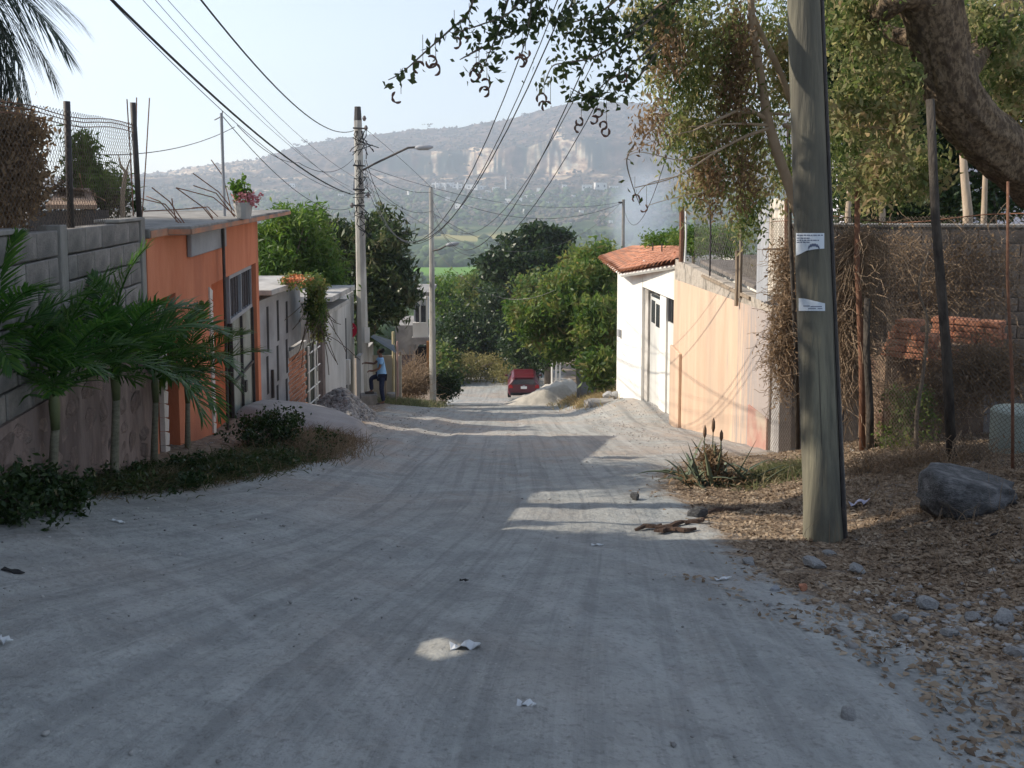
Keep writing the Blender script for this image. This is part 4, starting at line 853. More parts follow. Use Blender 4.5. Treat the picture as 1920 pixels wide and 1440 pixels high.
for (x, y) in ((683, 222), (686, 240), (660, 385), (690, 365)): MB().tube([W(x, y-5, 28.8), W(x, y, 28.8), W(x, y+5, 28.8)], [.03, .07, .03], 7).build('insulator', M('porcelain', (.1, .08, .08), (.2, .18, .17), 8, rough=.3, bump=0), t1)
P_ = []
for k in range(22):
    y0 = random.choice((245, 300, 330, 372, 395)); x0 = 676+random.uniform(-12, 12); P_.append([W(x0+random.uniform(-5, 5)*q, y0+q*random.uniform(6, 11), 28.8-.05*random.random()) for q in range(6)])
V_, f_ = tube_many(np.array([[tuple(p) for p in q] for q in P_]), .016, 3); tag(link('wire_bundle', arr_mesh('wire_bundle', V_, f_), WIREM, t1), kind='stuff')
for (x0, y0, x1, y1) in ((700, 598, 727, 640),): pass
o = MB(); a_, b_ = W(686, 612, 28.75), W(691, 645, 28.75); o.box(lerp(a_, b_, .5), (.16, .04, .5)); o.build('paper_notice', WHITEP, t1)
t2, b2, tp2 = concrete_pole((808.5, 812), 757, 352, 36, .14, .085, 'thinner concrete street pole farther down the street with a small lamp', [(812, 470, .1), (825, 467, .3), (838, 460, .5), (836, 460, 861, 456)])
for k, (px, yt, yb, Y) in enumerate(((1169, 374, 480, 45), (601, 408, 500, 30))):
    b = W(px, yb, Y); b.z = float(zg(b.x, b.y)) if k else float(zg(b.x, b.y)); tp = W(px, yt, Y); t = empty('thin_pole', b, ['thin grey pole rising behind the tiled roof of the white house', 'short pale pole standing in the bright tree at left'][k], 'pole')
    MB().tube([b, tp], [.11, .07] if k == 0 else [.06, .05], 8).build('pole', DCONC, t)
    if k == 0: MB().tube([tp+Vector((-.25, 0, -.15)), tp+Vector((.05, 0, -.15))], .05, 6).build('insulator', IRON, t)
# wires: every wire a thing
def wire(a, b, sag, r, label, group='overhead wires', n=26, mat=None, drop=0):
    a = Vector(a); b = Vector(b); r = r*.72; pts = [a.lerp(b, f)-Vector((0, 0, 4*sag*f*(1-f))) for f in np.linspace(0, 1, n)]
    tag(MB().tube(pts, r, 5, cap=False).build('overhead_wire', mat or WIREM, smooth=True), label, 'wire', group)
Wp = lambda h, dx=0, dy=0: axis(h)+Vector((dx, dy, 0))
L1 = ['slack wire from the wooden pole, leftmost of the sweeping fan', 'slack wire from the wooden pole, second from left in the sweeping fan', 'slack wire from the wooden pole, third from left, reaching the tall concrete pole lowest', 'slack wire from the wooden pole, fourth from left, to the thin concrete pole', 'slack wire from the wooden pole, ending highest on the thin concrete pole', 'slack wire from the wooden pole, ending lowest on the thin concrete pole', 'rightmost slack wire of the fan, ending behind the tiled roof']
for k, (h, dx, tgt, sag, r) in enumerate(((7.5, -.6, W(683, 300, 28.9), 3.9, .010), (7.5, -.35, W(684, 318, 28.9), 3.75, .009), (7.45, -.2, W(683, 335, 28.9), 3.5, .012), (7.4, .1, W(812, 395, 36), 3.2, .012), (7.2, .3, W(811, 375, 36), 2.9, .009), (7.1, .5, W(813, 405, 36), 3.1, .010), (6.8, .1, W(1167, 378, 45), 2.6, .011))): wire(Wp(h, dx, -.15), tgt, sag, r, L1[k])
wire(W(663, 245, 28.9), W(330, -60, 9), .55, .016, 'black twisted cable running from the concrete pole top up to the upper left')
wire(W(658, 364, 28.8), W(170, -40, 9.5), .35, .024, 'thick black cable crossing the sky from upper left to the concrete pole')
wire(W(657, 362, 28.8), W(176, -32, 9.4), .48, .008, 'thin wire hanging just under the thick black cable')
for q, (xa, ya, xb) in enumerate(((575, 285, 240), (590, 300, 265), (600, 275, 288))): wire(W(xa+80, ya+65, 33), W(xb, -30, 13), .35, .007, ['lowest', 'middle one', 'highest'][q]+' of three faint thin wires high in the sky at the left', 'faint wires at left')
wire(W(415, 215, 13.2), W(657, 390, 28.8), .5, .009, 'wire from the roof mast to the concrete pole')
wire(W(445, 235, 13.4), W(560, 305, 20), .15, .008, 'short wire leading from the roof mast into the cable bundle')
wire(W(440, 238, 14), W(180, 290, 9.6), .12, .007, 'thin wire from the roof mast towards the mesh fence')
wire(W(560, 305, 20), W(662, 298, 28.9), .3, .010, 'slack wire meeting the concrete pole from the left')
wire(W(683, 240, 28.9), W(809, 352, 36), -.05, .010, 'thin wire from the top of the tall concrete pole to the thin concrete pole'); wire(W(684, 318, 28.9), W(809, 360, 36), .25, .012, 'middle wire running between the two concrete poles'); wire(W(684, 325, 28.9), W(810, 395, 36), .5, .011, 'lowest wire running between the two concrete poles')
wire(W(686, 300, 28.9), W(768, 440, 30), .6, .014, 'black drop cable falling from the concrete pole into the dark mango tree')
wire(W(811, 362, 36), W(1168, 380, 45), .9, .012, 'long wire from the thin concrete pole to the pole behind the tiled roof')
wire(W(684, 312, 28.9), W(1168, 378, 45), .7, .010, 'long wire passing over the far town to the pole behind the tiled roof')
wire(W(812, 400, 36), W(1000, 455, 60), .6, .012, 'dark wire running from the thin concrete pole into the distance')
wire(W(814, 465, 35.9), W(1040, 544, 31), 1.0, .012, 'pale wire drooping from the thin concrete pole into the bright green tree', mat=GALV)
wire(W(683, 345, 28.9), W(1160, 385, 44), 2.2, .010, 'pale wire sagging low across the valley behind the poles', mat=GALV)

# ------------------------------------------------------------------ trees
BARK = M('bark', (.10, .08, .06), (.20, .165, .13), 8, bump=.8, bscale=24, stretch=(1, 1, .3))
PBARK = M('pale_bark', (.36, .27, .19), (.50, .40, .30), 6, bump=.5, bscale=24, stretch=(1, 1, .3))
L_DARK = leafmat('leaf_dark', [(.012, .028, .010), (.028, .055, .016), (.06, .085, .025)], .25, .4)
L_MANGO = leafmat('leaf_mango', [(.014, .030, .012), (.032, .058, .02), (.09, .12, .04), (.19, .17, .09)], .25, .4, .9)
L_BRIGHT = leafmat('leaf_bright', [(.045, .095, .018), (.09, .165, .03), (.17, .22, .055)], .42, .5)
L_MIX = leafmat('leaf_mixed', [(.035, .075, .018), (.08, .14, .032), (.15, .18, .055), (.20, .16, .06)], .38, .5)
L_GUAM = leafmat('leaf_olive', [(.055, .095, .03), (.15, .19, .065), (.29, .28, .13), (.40, .30, .18)], .5, .55, 1.6)
L_DRY = leafmat('leaf_dry', [(.13, .09, .055), (.25, .17, .10), (.38, .27, .17)], .35, .8)
L_PALM = leafmat('leaf_palm', [(.026, .070, .02), (.058, .135, .03), (.14, .24, .045)], .5, .35, .8)
L_DPALM = leafmat('leaf_dark_palm', [(.010, .022, .014), (.018, .036, .018), (.035, .055, .026)], .2, .5)
L_YEL = leafmat('leaf_straw', [(.14, .14, .05), (.24, .22, .09), (.34, .28, .14)], .4, .7)

def tree(name, label, cat, base, fork, blobs, ncl, per, sig, size, lm, bark=BARK, r0=.15, group=None, nlimb=14, shell=.55, **k):
    base = Vector(base); fork = Vector(fork); t = empty(name, base, label, cat, group)
    mid = base.lerp(fork, .5)+Vector((random.uniform(-.1, .1), 0, 0)); MB().tube([base-Vector((0, 0, .2)), mid, fork], [r0*1.2, r0, r0*.8], 8).build('trunk', bark, t, smooth=True)
    C = clumps(blobs, ncl, shell); P_ = []
    for c in C[rng.choice(len(C), min(nlimb, len(C)), replace=False)]:
        c = Vector(c); m_ = fork.lerp(c, .5)+Vector((0, 0, .12*(c-fork).length)); P_.append([tuple(fork), tuple(fork.lerp(m_, .55)+Vector((0, 0, .03))), tuple(m_), tuple(m_.lerp(c, .55)), tuple(c)])
    V_, f_ = tube_many(np.array(P_), np.array([r0*.6, r0*.42, r0*.28, r0*.16, r0*.05]), 5); link('limbs', arr_mesh('limbs', V_, f_), bark, t, smooth=True)
    leaves('crown', around(C, per, sig), size, lm, t, **k); return t
def pxb(px, py, Y, rx, ry, rz=None):     # ellipsoid given by where it shows and its distance
    c = W(px, py, Y); k = Y/F; return (tuple(c), (rx*k, (rz or rx)*k, ry*k))
def gp(px, Y): x = (px-960)/F*Y; return ground(x, Y)
L_STREET = leafmat('leaf_street', [(.04, .085, .02), (.095, .165, .035), (.17, .21, .055), (.24, .19, .07)], .42, .5)
tree('mango_tree', 'big dark green mango tree behind the tall concrete pole', 'tree', gp(690, 34), W(690, 640, 34), [pxb(700, 500, 34, 78, 80), pxb(640, 470, 34.5, 65, 62), pxb(738, 540, 33.5, 42, 58), pxb(660, 575, 33, 62, 62), pxb(730, 440, 34, 34, 42), pxb(600, 450, 35, 45, 50)], 430, 42, (.20, .20, .17), .30, L_MANGO, asp=.30, droop=.6, r0=.22, shell=.5)
tree('bright_tree', 'bright green feathery tree rising between the orange house and the mango tree', 'tree', gp(545, 27), W(545, 560, 27), [pxb(530, 460, 27, 55, 55), pxb(585, 480, 27.5, 45, 48), pxb(560, 415, 27, 42, 26), pxb(505, 500, 26, 38, 40), pxb(610, 520, 27, 30, 34)], 260, 46, (.17, .17, .15), .21, L_BRIGHT, asp=.28, droop=.5, r0=.12)
tree('dark_tree', 'dark round crowned tree standing out above the middle of the street', 'tree', gp(985, 62), W(985, 600, 62), [pxb(965, 482, 62, 44, 30), pxb(1038, 470, 62, 42, 32), pxb(1003, 440, 62, 22, 20), pxb(1000, 500, 62, 60, 34), pxb(930, 500, 61, 26, 24)], 190, 60, (.34, .34, .26), .42, L_DARK, asp=.5, r0=.3)
for px, py, Y, rx, ry, lm, lab in ((880, 640, 66, 60, 56, L_DARK, 'dark shaded tree filling the bend behind the thin concrete pole'), (960, 590, 68, 60, 66, L_DARK, 'dark tree directly above the parked red car'), (850, 560, 78, 44, 40, L_BRIGHT, 'pale green tree top just right of the thin concrete pole'), (1030, 560, 56, 50, 52, L_MIX, 'mid green tree between the dark crown and the bright one at right'), (905, 545, 74, 40, 32, L_MIX, 'rounded olive green tree below the bright field'), (1000, 640, 58, 50, 50, L_DARK, 'dark tree behind the parked car and its gravel heap'), (1090, 520, 60, 60, 42, L_MIX, 'olive green tree behind the bright tree at right'), (830, 690, 60, 22, 34, L_MIX, 'small leafy tree beside the foot of the thin concrete pole')):
    tree('bend_tree', lab, 'tree', gp(px, Y), W(px, py+ry*.6, Y), [pxb(px, py, Y, rx, ry), pxb(px+rx*.5, py+ry*.35, Y-1.5, rx*.6, ry*.7), pxb(px-rx*.5, py-ry*.2, Y+1, rx*.6, ry*.6)], 150, 58, (.34, .34, .28), .30, lm, asp=.5, r0=.25, group='trees round the bend of the street')
tree('bright_street_tree', 'wide bright green tree overhanging the right side of the street before the white house', 'tree', gp(1130, 36), W(1120, 690, 36), [pxb(1085, 560, 36, 62, 58), pxb(1120, 500, 37, 48, 36), pxb(1130, 620, 34, 42, 66), pxb(1015, 600, 36.5, 50, 34), pxb(985, 585, 37, 30, 20), pxb(1060, 640, 36, 48, 34), pxb(1125, 690, 32, 26, 36)], 430, 52, (.22, .22, .18), .27, L_STREET, asp=.34, droop=.4, r0=.16)
tree('roadside_shrub', 'green yellow shrub on the far verge below the dark trees', 'shrub', gp(900, 62), W(900, 690, 62), [pxb(900, 690, 61, 60, 22), pxb(960, 695, 60, 40, 16)], 110, 50, (.3, .3, .22), .22, L_YEL, asp=.3, r0=.05)
tree('pole_foot_bush', 'dark round bush at the foot of the thin concrete pole', 'bush', gp(832, 37), W(832, 735, 36.5), [pxb(836, 722, 36.8, 20, 26)], 60, 60, (.12, .12, .12), .12, L_DARK, asp=.5, r0=.03)
tree('hedge_behind_roof', 'bright green hedge top showing behind the peach wall and the tiled roof', 'hedge', gp(1300, 27), W(1300, 480, 27), [pxb(1250, 452, 28, 34, 16), pxb(1310, 448, 26, 40, 22), pxb(1360, 455, 24, 40, 24)], 150, 60, (.14, .14, .10), .11, L_BRIGHT, asp=.4, r0=.06)
# vine with orange flowers over the porch
t = empty('flowering_vine', W(595, 700, 21), 'dark leafy vine with orange flowers spilling over the porch roof corner', 'vine')
C = clumps([pxb(590, 570, 20.8, 17, 40), pxb(600, 610, 21.4, 12, 30), pxb(565, 528, 19.2, 38, 9), pxb(598, 540, 20.2, 15, 18)], 150)
leaves('foliage', around(C, 34, .06), .075, L_MIX, t, asp=.6); C = clumps([pxb(562, 524, 19, 32, 5)], 26); leaves('flower', around(C, 7, .04), .06, M('orange_flower', (.65, .22, .08), (.75, .35, .2), 8, bump=0), t, asp=.9)['kind'] = 'stuff'
V_, f_ = tube_many(twig_paths(30, lambda n: np.array(W(592, 560, 21))+rng.normal(size=(n, 3))*.1, 1.5, (0, 0, -1), .3, 6), .01, 3); tag(link('stem', arr_mesh('stem', V_, f_), BARK, t), kind='stuff')
# pot plant on the roof
b = W(456, 392, 12.5); b.z = zs1-.01; t = empty('roof_shrub', b, 'pink flowering shrub in a pot on the orange house roof', 'shrub')
MB().tube([b, b+Vector((0, 0, .22))], [.10, .13], 10).build('pot', CONC, t); C = clumps([(tuple(W(452, 355, 12.5)), (.13, .12, .16))], 26); leaves('foliage', around(C, 16, .03), .06, L_BRIGHT, t, asp=.5)
C = clumps([(tuple(W(460, 374, 12.5)), (.17, .12, .10))], 26); leaves('flower', around(C, 12, .03), .045, M('pink_flower', (.55, .16, .2), (.6, .3, .28), 8, bump=0), t, asp=.8)['kind'] = 'stuff'

# ------------------------------------------------------------------ young palms on the left verge
def frond_mesh(L=1.2, n=38, arch=.55, wmax=.36, leaf=.024, droop=.55, fold=.42):
    """one feather frond growing along +x from the origin: arched rachis and folded leaflets"""
    V_ = []; F_ = []
    def rp(f): return np.array([L*f*(1-.18*f*f*arch*2), 0, L*(.32*f-arch*f*f)])
    rb_ = MB().tube([tuple(rp(f)) for f in np.linspace(0, 1, 9)], [.014*(1-.85*f)+.001 for f in np.linspace(0, 1, 9)], 5)
    V_ += rb_.v; F_ += [f for f in rb_.f if len(f) == 4]
    for i in range(n):
        f = .14+.86*(i+random.uniform(-.3, .3))/n
        if f > 1: continue
        p = rp(f); tg = rp(min(f+.02, 1.02))-rp(f-.02); tg /= np.linalg.norm(tg)
        ll = wmax*(math.sin(math.pi*min(1, .16+.80*f))**.6)*(1.05-.25*f)*random.uniform(.85, 1.1)
        for sd_ in (-1, 1):
            side = np.array([0, sd_, 0]); up = np.cross(tg, side)*(1 if sd_ < 0 else -1); up = up if up[2] > 0 else -up
            d = tg*(.45+.75*f)+side*(1.0-.35*f)+up*(fold+random.gauss(0, .22)); d /= np.linalg.norm(d)
            wv = np.cross(d, up); wv /= np.linalg.norm(wv)+1e-9; b0 = len(V_)
            for q, wq in ((0, .35), (.35, 1), (.72, .75), (1, .05)):
                c = p+d*ll*q+np.array([0, 0, -1])*ll*droop*q*q*random.uniform(.8, 1.2)
                V_ += [tuple(c+wv*leaf*.5*wq), tuple(c-wv*leaf*.5*wq)]
            for q in range(3): F_.append((b0+2*q, b0+2*q+1, b0+2*q+3, b0+2*q+2))
    me = bpy.data.meshes.new('frond'); me.from_pydata(V_, [], F_); me.update(); return me
FR_ = [frond_mesh(arch=.36+.11*k, droop=.30+.10*(k % 3)) for k in range(5)]
for m_ in FR_: m_.materials.append(L_PALM)
PT = M('palm_trunk', (.15, .14, .10), (.27, .25, .18), 14, bump=.5, stretch=(1, 1, 3)); PSH = M('palm_crownshaft', (.09, .11, .05), (.15, .16, .075), 6, bump=.1, rough=.5)
def young_palm(px, py, Y, hpx, label, nf=9, s=1.0, lean=0, tr=.033):
    b = W(px, py, Y); b.z = float(zg(b.x, b.y)); c = W(hpx[0], hpx[1], Y-.05); t = empty('young_palm', b, label, 'palm', 'young palms in a row before the block wall')
    pts = [b-Vector((0, 0, .1)), b.lerp(c, .2), b.lerp(c, .6), c]; MB().tube(pts, [tr*1.3, tr*1.05, tr*.9, tr*.85], 9).build('trunk', PT, t, smooth=True)
    MB().tube([c-Vector((0, 0, .02)), c+Vector((0, 0, .16)), c+Vector((0, 0, .34))], [tr*.9, tr*1.15, tr*.4], 9).build('crownshaft', PSH, t, smooth=True)
    a0 = random.random()*6
    for i in range(nf):
        az = a0+i*2.399; tier = i/nf; pitch = -1.1+tier*1.1+random.gauss(0, .12)
        piece('frond', FR_[i % 5], L_PALM, c+Vector((0, 0, .30-.12*tier)), (random.gauss(0, .12), pitch+random.gauss(0, .07), az), t, [s*random.uniform(.88, 1.08)]*3)
    return t
young_palm(96, 928, 6.15, (104, 800), 'young palm with a stout bare trunk, second from the left in the row', 13, .82)
young_palm(214, 920, 7.15, (218, 745), 'taller young palm with sunlit yellow green upper fronds, in the middle of the row', 15, .86, tr=.034)
young_palm(290, 900, 8.6, (292, 750), 'young palm with a reddish trunk in front of the near garage opening', 13, .86)
young_palm(353, 875, 9.9, (352, 752), 'slender young palm farthest along the row before the orange pier', 12, .84, tr=.030)
young_palm(-32, 960, 5.7, (-14, 735), 'young palm cut by the left edge of the picture', 11, .72)
# tall feather palm at the top left
b = Vector((-7.2, 10.6, -.6)); t = empty('tall_feather_palm', b, 'tall dark feather palm drooping into the upper left corner behind the mesh fence', 'palm')
c = Vector((-7.15, 10.7, 3.65)); MB().tube([b-Vector((0, 0, 2)), b.lerp(c, .5), c], [.2, .16, .15], 10).build('trunk', PT, t, smooth=True)
BIGF = [frond_mesh(2.7, 76, .95, .6, .022, 1.2, -.2) for _ in range(3)]
for m_ in BIGF: m_.materials.append(L_DPALM)
for i in range(40):
    piece('frond', BIGF[i % 3], L_DPALM, c+Vector((0, 0, .1)), (random.gauss(0, .15), -.7+1.75*i/40, i*2.399+.4), t, [random.uniform(.75, 1.0)]*3)
for cz, hh_, rr__, nm in ((3.1, 1.6, .9, 0), (2.0, 1.4, .9, 1)):
    pass
C = np.array([-6.8, 10.5, 3.0])+rng.normal(size=(900, 3))*np.array([.32, .4, 1.0]); P_ = twig_paths(900, lambda n: C, .9, (0, 0, -1), .25, 5, .2)
V_, f_ = tube_many(P_, .006, 3); tag(link('hanging_skirt', arr_mesh('hanging_skirt', V_, f_), L_DPALM, t), kind='stuff')
tree('shading_tree', 'round dense tree added out of view at the left to shade the right bank', 'tree', (-6.9, 8.3, -1), (-6.8, 8.3, 4.4), [((-6.7, 8.3, 6.85), (1.1, 1.15, 1.15))], 170, 60, .16, .16, L_DARK, asp=.5, r0=.16)  # unseen crown added to cast shade on the bank past the wooden pole
# yard plants and hut roof behind the mesh fence
tree('yard_shrub', 'green shrub with upright shoots behind the mesh fence on the wall', 'shrub', (-4.9, 9.8, -1), W(165, 380, 9.9), [pxb(152, 300, 9.9, 16, 46), pxb(178, 335, 9.9, 26, 20), pxb(200, 362, 9.6, 34, 18)], 70, 46, .07, .10, L_BRIGHT, asp=.22, droop=.3, r0=.03)
tree('climber_mass', 'brown and olive dried climber covering the left end of the mesh fence', 'climber', (-4.2, 7.0, -.5), W(30, 400, 7.0), [pxb(10, 245, 6.6, 60, 30), pxb(0, 335, 6.6, 62, 80)], 200, 60, .06, .05, L_DRY, asp=.4, droop=.6, r0=.02)
tree('yard_bush', 'dark green bush filling the yard behind the left mesh fence', 'bush', (-5.2, 8.6, -1), W(60, 400, 8.8), [pxb(-10, 320, 9.2, 60, 70), pxb(215, 385, 9.6, 24, 10)], 100, 60, .08, .08, L_DARK, asp=.4, r0=.03)
t = empty('thatched_hut', (-4.4, 8.9, -1), 'small hut with a dusty brown palm leaf roof behind the mesh fence', 'hut')
hp, hq, hr, hs_ = W(85, 392, 8.3), W(182, 392, 8.5), W(168, 360, 9.3), W(116, 358, 9.3)
MB().prism([hp, hq, hr, hs_], (0, 0, .04)).build('roof', M('thatch', (.30, .20, .14), (.50, .37, .28), 14, bump=1, bscale=30, stretch=(4, 1, 1)), t)
V_, f_ = tube_many(twig_paths(500, lambda n: np.array(hs_)+rng.random((n, 1))*(np.array(hr)-np.array(hs_)), .5, tuple((hp-hs_).normalized()), .12, 4), .006, 3); tag(link('thatch', arr_mesh('thatch', V_, f_), L_DRY, t), kind='stuff')
MB().box(W(133, 425, 9.0), (.5, .6, .32)).build('wall', IRON, t)
MB().tube([W(40, 400, 9.5), W(125, 335, 9.8)], .02, 6).build('ridge_pole', WOOD, t)
b = W(228, 405, 9.2); o = MB(); o.tube([b-Vector((0, 0, .3)), W(230, 360, 9.2), W(236, 322, 9.2)], [.025, .022, .02], 6); o.tube([W(236, 326, 9.2), W(226, 308, 9.2), W(222, 290, 9.2)], [.014, .01, .006], 5); o.tube([W(236, 326, 9.2), W(243, 300, 9.2)], [.012, .006], 5); tag(o.build('bare_stem', PBARK), 'pale bare forked stem standing just left of the right fence post on the wall', 'stem')

# ------------------------------------------------------------------ big tree at the right
t = empty('big_leaning_tree', ground(7.2, 9.8), 'huge rough barked tree with leaning trunk and olive foliage at the upper right', 'tree')
tp_ = [(1655, -190, 8.3, .40), (1700, -90, 8.4, .36), (1745, 10, 8.5, .335), (1770, 110, 8.6, .30), (1800, 200, 8.7, .32), (1875, 280, 8.9, .34), (1975, 360, 9.1, .37), (2100, 500, 9.3, .42)]
pts = [W(*q[:3]) for q in tp_]+[ground(7.2, 9.8)-Vector((0, 0, .3))]; rs_ = [q[3]*.76 for q in tp_]+[.55]
# smooth the polyline
def smooth_path(P_, rs, k=6):
    out = []; ro = []; n = len(P_)
    for i in range(n-1):
        p0, p1, p2, p3 = P_[max(i-1, 0)], P_[i], P_[i+1], P_[min(i+2, n-1)]
        for q in range(k):
            f = q/k; out.append(.5*((2*p1)+(p2-p0)*f+(2*p0-5*p1+4*p2-p3)*f*f+(-p0+3*p1-3*p2+p3)*f**3)); ro.append(rs[i]*(1-f)+rs[i+1]*f)
    return out+[P_[-1]], ro+[rs[-1]]
def barky(pts, rs, n=36, amp=.10):
    mb = MB().tube(pts, rs, n); v = np.array([tuple(q) for q in mb.v]); c = np.array([tuple(p) for p in pts]); k = np.repeat(np.arange(len(pts)), n); d = v[:len(k)]-c[k]
    L__ = np.concatenate([[0], np.cumsum(np.linalg.norm(np.diff(c, axis=0), axis=1))])[k]; an = (np.arange(len(k)) % n)/n*2*math.pi; nn = .9*fbm(np.cos(an)*4+np.sin(an)*1.3+7, L__*2.2+np.sin(an)*3.5, 4, 51)+.9*np.abs(fbm(np.sin(an)*6+np.cos(an)*3, L__*3.5, 3, 52)); v[:len(k)] = c[k]+d*(1+amp*nn[:, None]); mb.v = [tuple(q) for q in v]; return mb
sp_, sr_ = smooth_path(pts, rs_, 20); TBARK = M('rough_bark', (.085, .062, .042), (.22, .165, .11), 30, bump=1, bscale=34, stretch=(1, 1, .6), c3=(.07, .05, .035), sharp=.9)
barky(sp_, sr_, 90, .13).build('trunk', TBARK, t, smooth=True)
for q in (((1750, 10, 8.5, .16), (1700, -10, 8.3, .12), (1640, 30, 8.5, .09), (1590, 40, 8.8, .03)), ((1755, 60, 8.6, .12), (1700, 70, 8.9, .08), (1640, 40, 9.2, .05), (1560, -60, 9.6, .03)), ((1800, 150, 8.7, .12), (1860, 60, 9.2, .1), (1930, -40, 9.8, .08)), ((1700, -60, 8.4, .2), (1500, -160, 7.8, .13), (1300, -150, 7.0, .09), (1080, -90, 6.4, .05), (900, -30, 6.0, .025)), ((1500, -160, 7.8, .1), (1350, -60, 8.4, .07), (1230, 20, 9.0, .035)), ((1770, 80, 8.8, .05), (1660, 180, 10, .03), (1560, 240, 10.8, .02))):
    a, b_ = smooth_path([W(*w[:3]) for w in q], [w[3] for w in q], 5); barky(a, b_, 12, .08).build('limb', TBARK, t, smooth=True)
# foliage of the big tree: right mass, and the drooping mass left of the wooden pole
bl = [pxb(1620, 40, 9.8, 90, 110), pxb(1660, 160, 10.5, 90, 100), pxb(1600, 230, 11, 60, 90), pxb(1850, 60, 10.5, 80, 90), pxb(1900, 180, 10.5, 60, 90), pxb(1620, 330, 12, 70, 60), pxb(1700, 330, 12, 60, 70), pxb(1690, 260, 10, 34, 80)]
C = clumps(bl, 430, .3); leaves('crown', around(C, 40, (.09, .09, .11)), .080, L_GUAM, t, asp=.42, droop=.7)
bl = [pxb(1612, 60, 8.6, 46, 80), pxb(1600, 190, 8.7, 38, 70), pxb(1692, 240, 8.5, 30, 90), pxb(1700, 160, 8.4, 24, 40), pxb(1640, 330, 9, 50, 46), pxb(1740, 330, 9, 46, 40), pxb(1870, 60, 9.0, 60, 60), pxb(1900, 150, 9.3, 40, 60)]
C = clumps(bl, 190, .3); leaves('near_foliage', around(C, 32, (.06, .06, .10)), .078, L_GUAM, t, asp=.42, droop=.9)
bl = [pxb(1560, -40, 9, 240, 60), pxb(1850, -60, 9, 200, 60)]; C = clumps(bl, 36, .3); leaves('crown', around(C, 58, (.15, .15, .14)), .075, L_GUAM, t, asp=.42, droop=.7)
b = ground(3.75, 10.3); t2_ = empty('slender_broken_tree', b, 'slender pale trunked tree with drooping olive and dry brown foliage left of the wooden pole', 'tree')
pth = [(1552, 900, 10.3, .07), (1524, 520, 10.2, .062), (1488, 375, 10.1, .058), (1462, 300, 10.0, .056), (1440, 225, 9.9, .052), (1428, 150, 9.8, .045), (1412, 60, 9.7, .04), (1404, -80, 9.6, .03)]
a, b_ = smooth_path([W(*w[:3]) for w in pth], [w[3] for w in pth], 6); barky(a, b_, 12, .05).build('trunk', PBARK, t2_, smooth=True)
for q in (((1486, 200, 10.2, .04), (1460, 130, 10.0, .038), (1425, 60, 9.9, .036), (1408, 20, 9.8, .03)), ((1440, 225, 9.9, .025), (1395, 205, 9.7, .02), (1345, 225, 9.5, .014), (1300, 245, 9.3, .008)), ((1444, 240, 9.9, .022), (1400, 255, 9.7, .018), (1350, 280, 9.5, .013), (1270, 330, 9.2, .007), (1190, 352, 9.0, .004)), ((1442, 235, 9.9, .02), (1380, 232, 9.6, .012), (1290, 238, 9.4, .006)), ((1436, 190, 9.9, .02), (1390, 170, 9.8, .014), (1330, 160, 9.6, .007)), ((1350, 280, 9.5, .008), (1280, 300, 9.3, .006), (1200, 285, 9.1, .004), (1170, 300, 9, .003)), ((1300, 245, 9.3, .006), (1230, 262, 9.2, .004), (1175, 290, 9.1, .003)), ((1480, 215, 10.1, .02), (1430, 212, 10, .016), (1370, 212, 9.8, .01)), ((1495, 240, 9.9, .03), (1470, 235, 9.8, .028)), ((1590, 232, 9.4, .012), (1630, 238, 9.4, .010), (1680, 245, 9.4, .005)), ((1270, 330, 9.2, .006), (1215, 345, 9.1, .004), (1192, 370, 9, .003)), ((1320, 360, 9.4, .006), (1260, 372, 9.3, .004), (1215, 385, 9.2, .003))):
    a, b_ = smooth_path([W(*w[:3]) for w in q], [w[3] for w in q], 5); MB().tube(a, b_, 6).build('branch', PBARK, t2_, smooth=True)
bl = [pxb(1300, 60, 9.8, 92, 70), pxb(1230, 40, 9.6, 70, 60), pxb(1390, 90, 10.4, 75, 85), pxb(1330, 160, 10, 75, 70), pxb(1250, 140, 9.6, 46, 46), pxb(1290, 240, 9.8, 68, 64), pxb(1340, 310, 10, 62, 62), pxb(1400, 260, 10.2, 55, 90), pxb(1410, 370, 10.4, 36, 56), pxb(1300, 370, 9.8, 30, 28), pxb(1470, 130, 10.5, 40, 120), pxb(1460, 310, 10.8, 30, 60), pxb(1390, 420, 10.6, 16, 60)]
C = clumps(bl, 700, .2); leaves('crown', around(C, 26, (.075, .075, .13)), .070, L_GUAM, t2_, asp=.38, droop=1.3)
bl = [pxb(1385, 90, 9.6, 26, 90), pxb(1365, 200, 9.7, 26, 70), pxb(1330, 330, 9.6, 26, 60), pxb(1395, 350, 9.7, 14, 70), pxb(1250, 100, 9.4, 50, 36), pxb(1215, 240, 9.2, 36, 30)]
C = clumps(bl, 120, .2); leaves('dry_foliage', around(C, 28, (.06, .06, .13)), .065, L_DRY, t2_, asp=.36, droop=1.6)
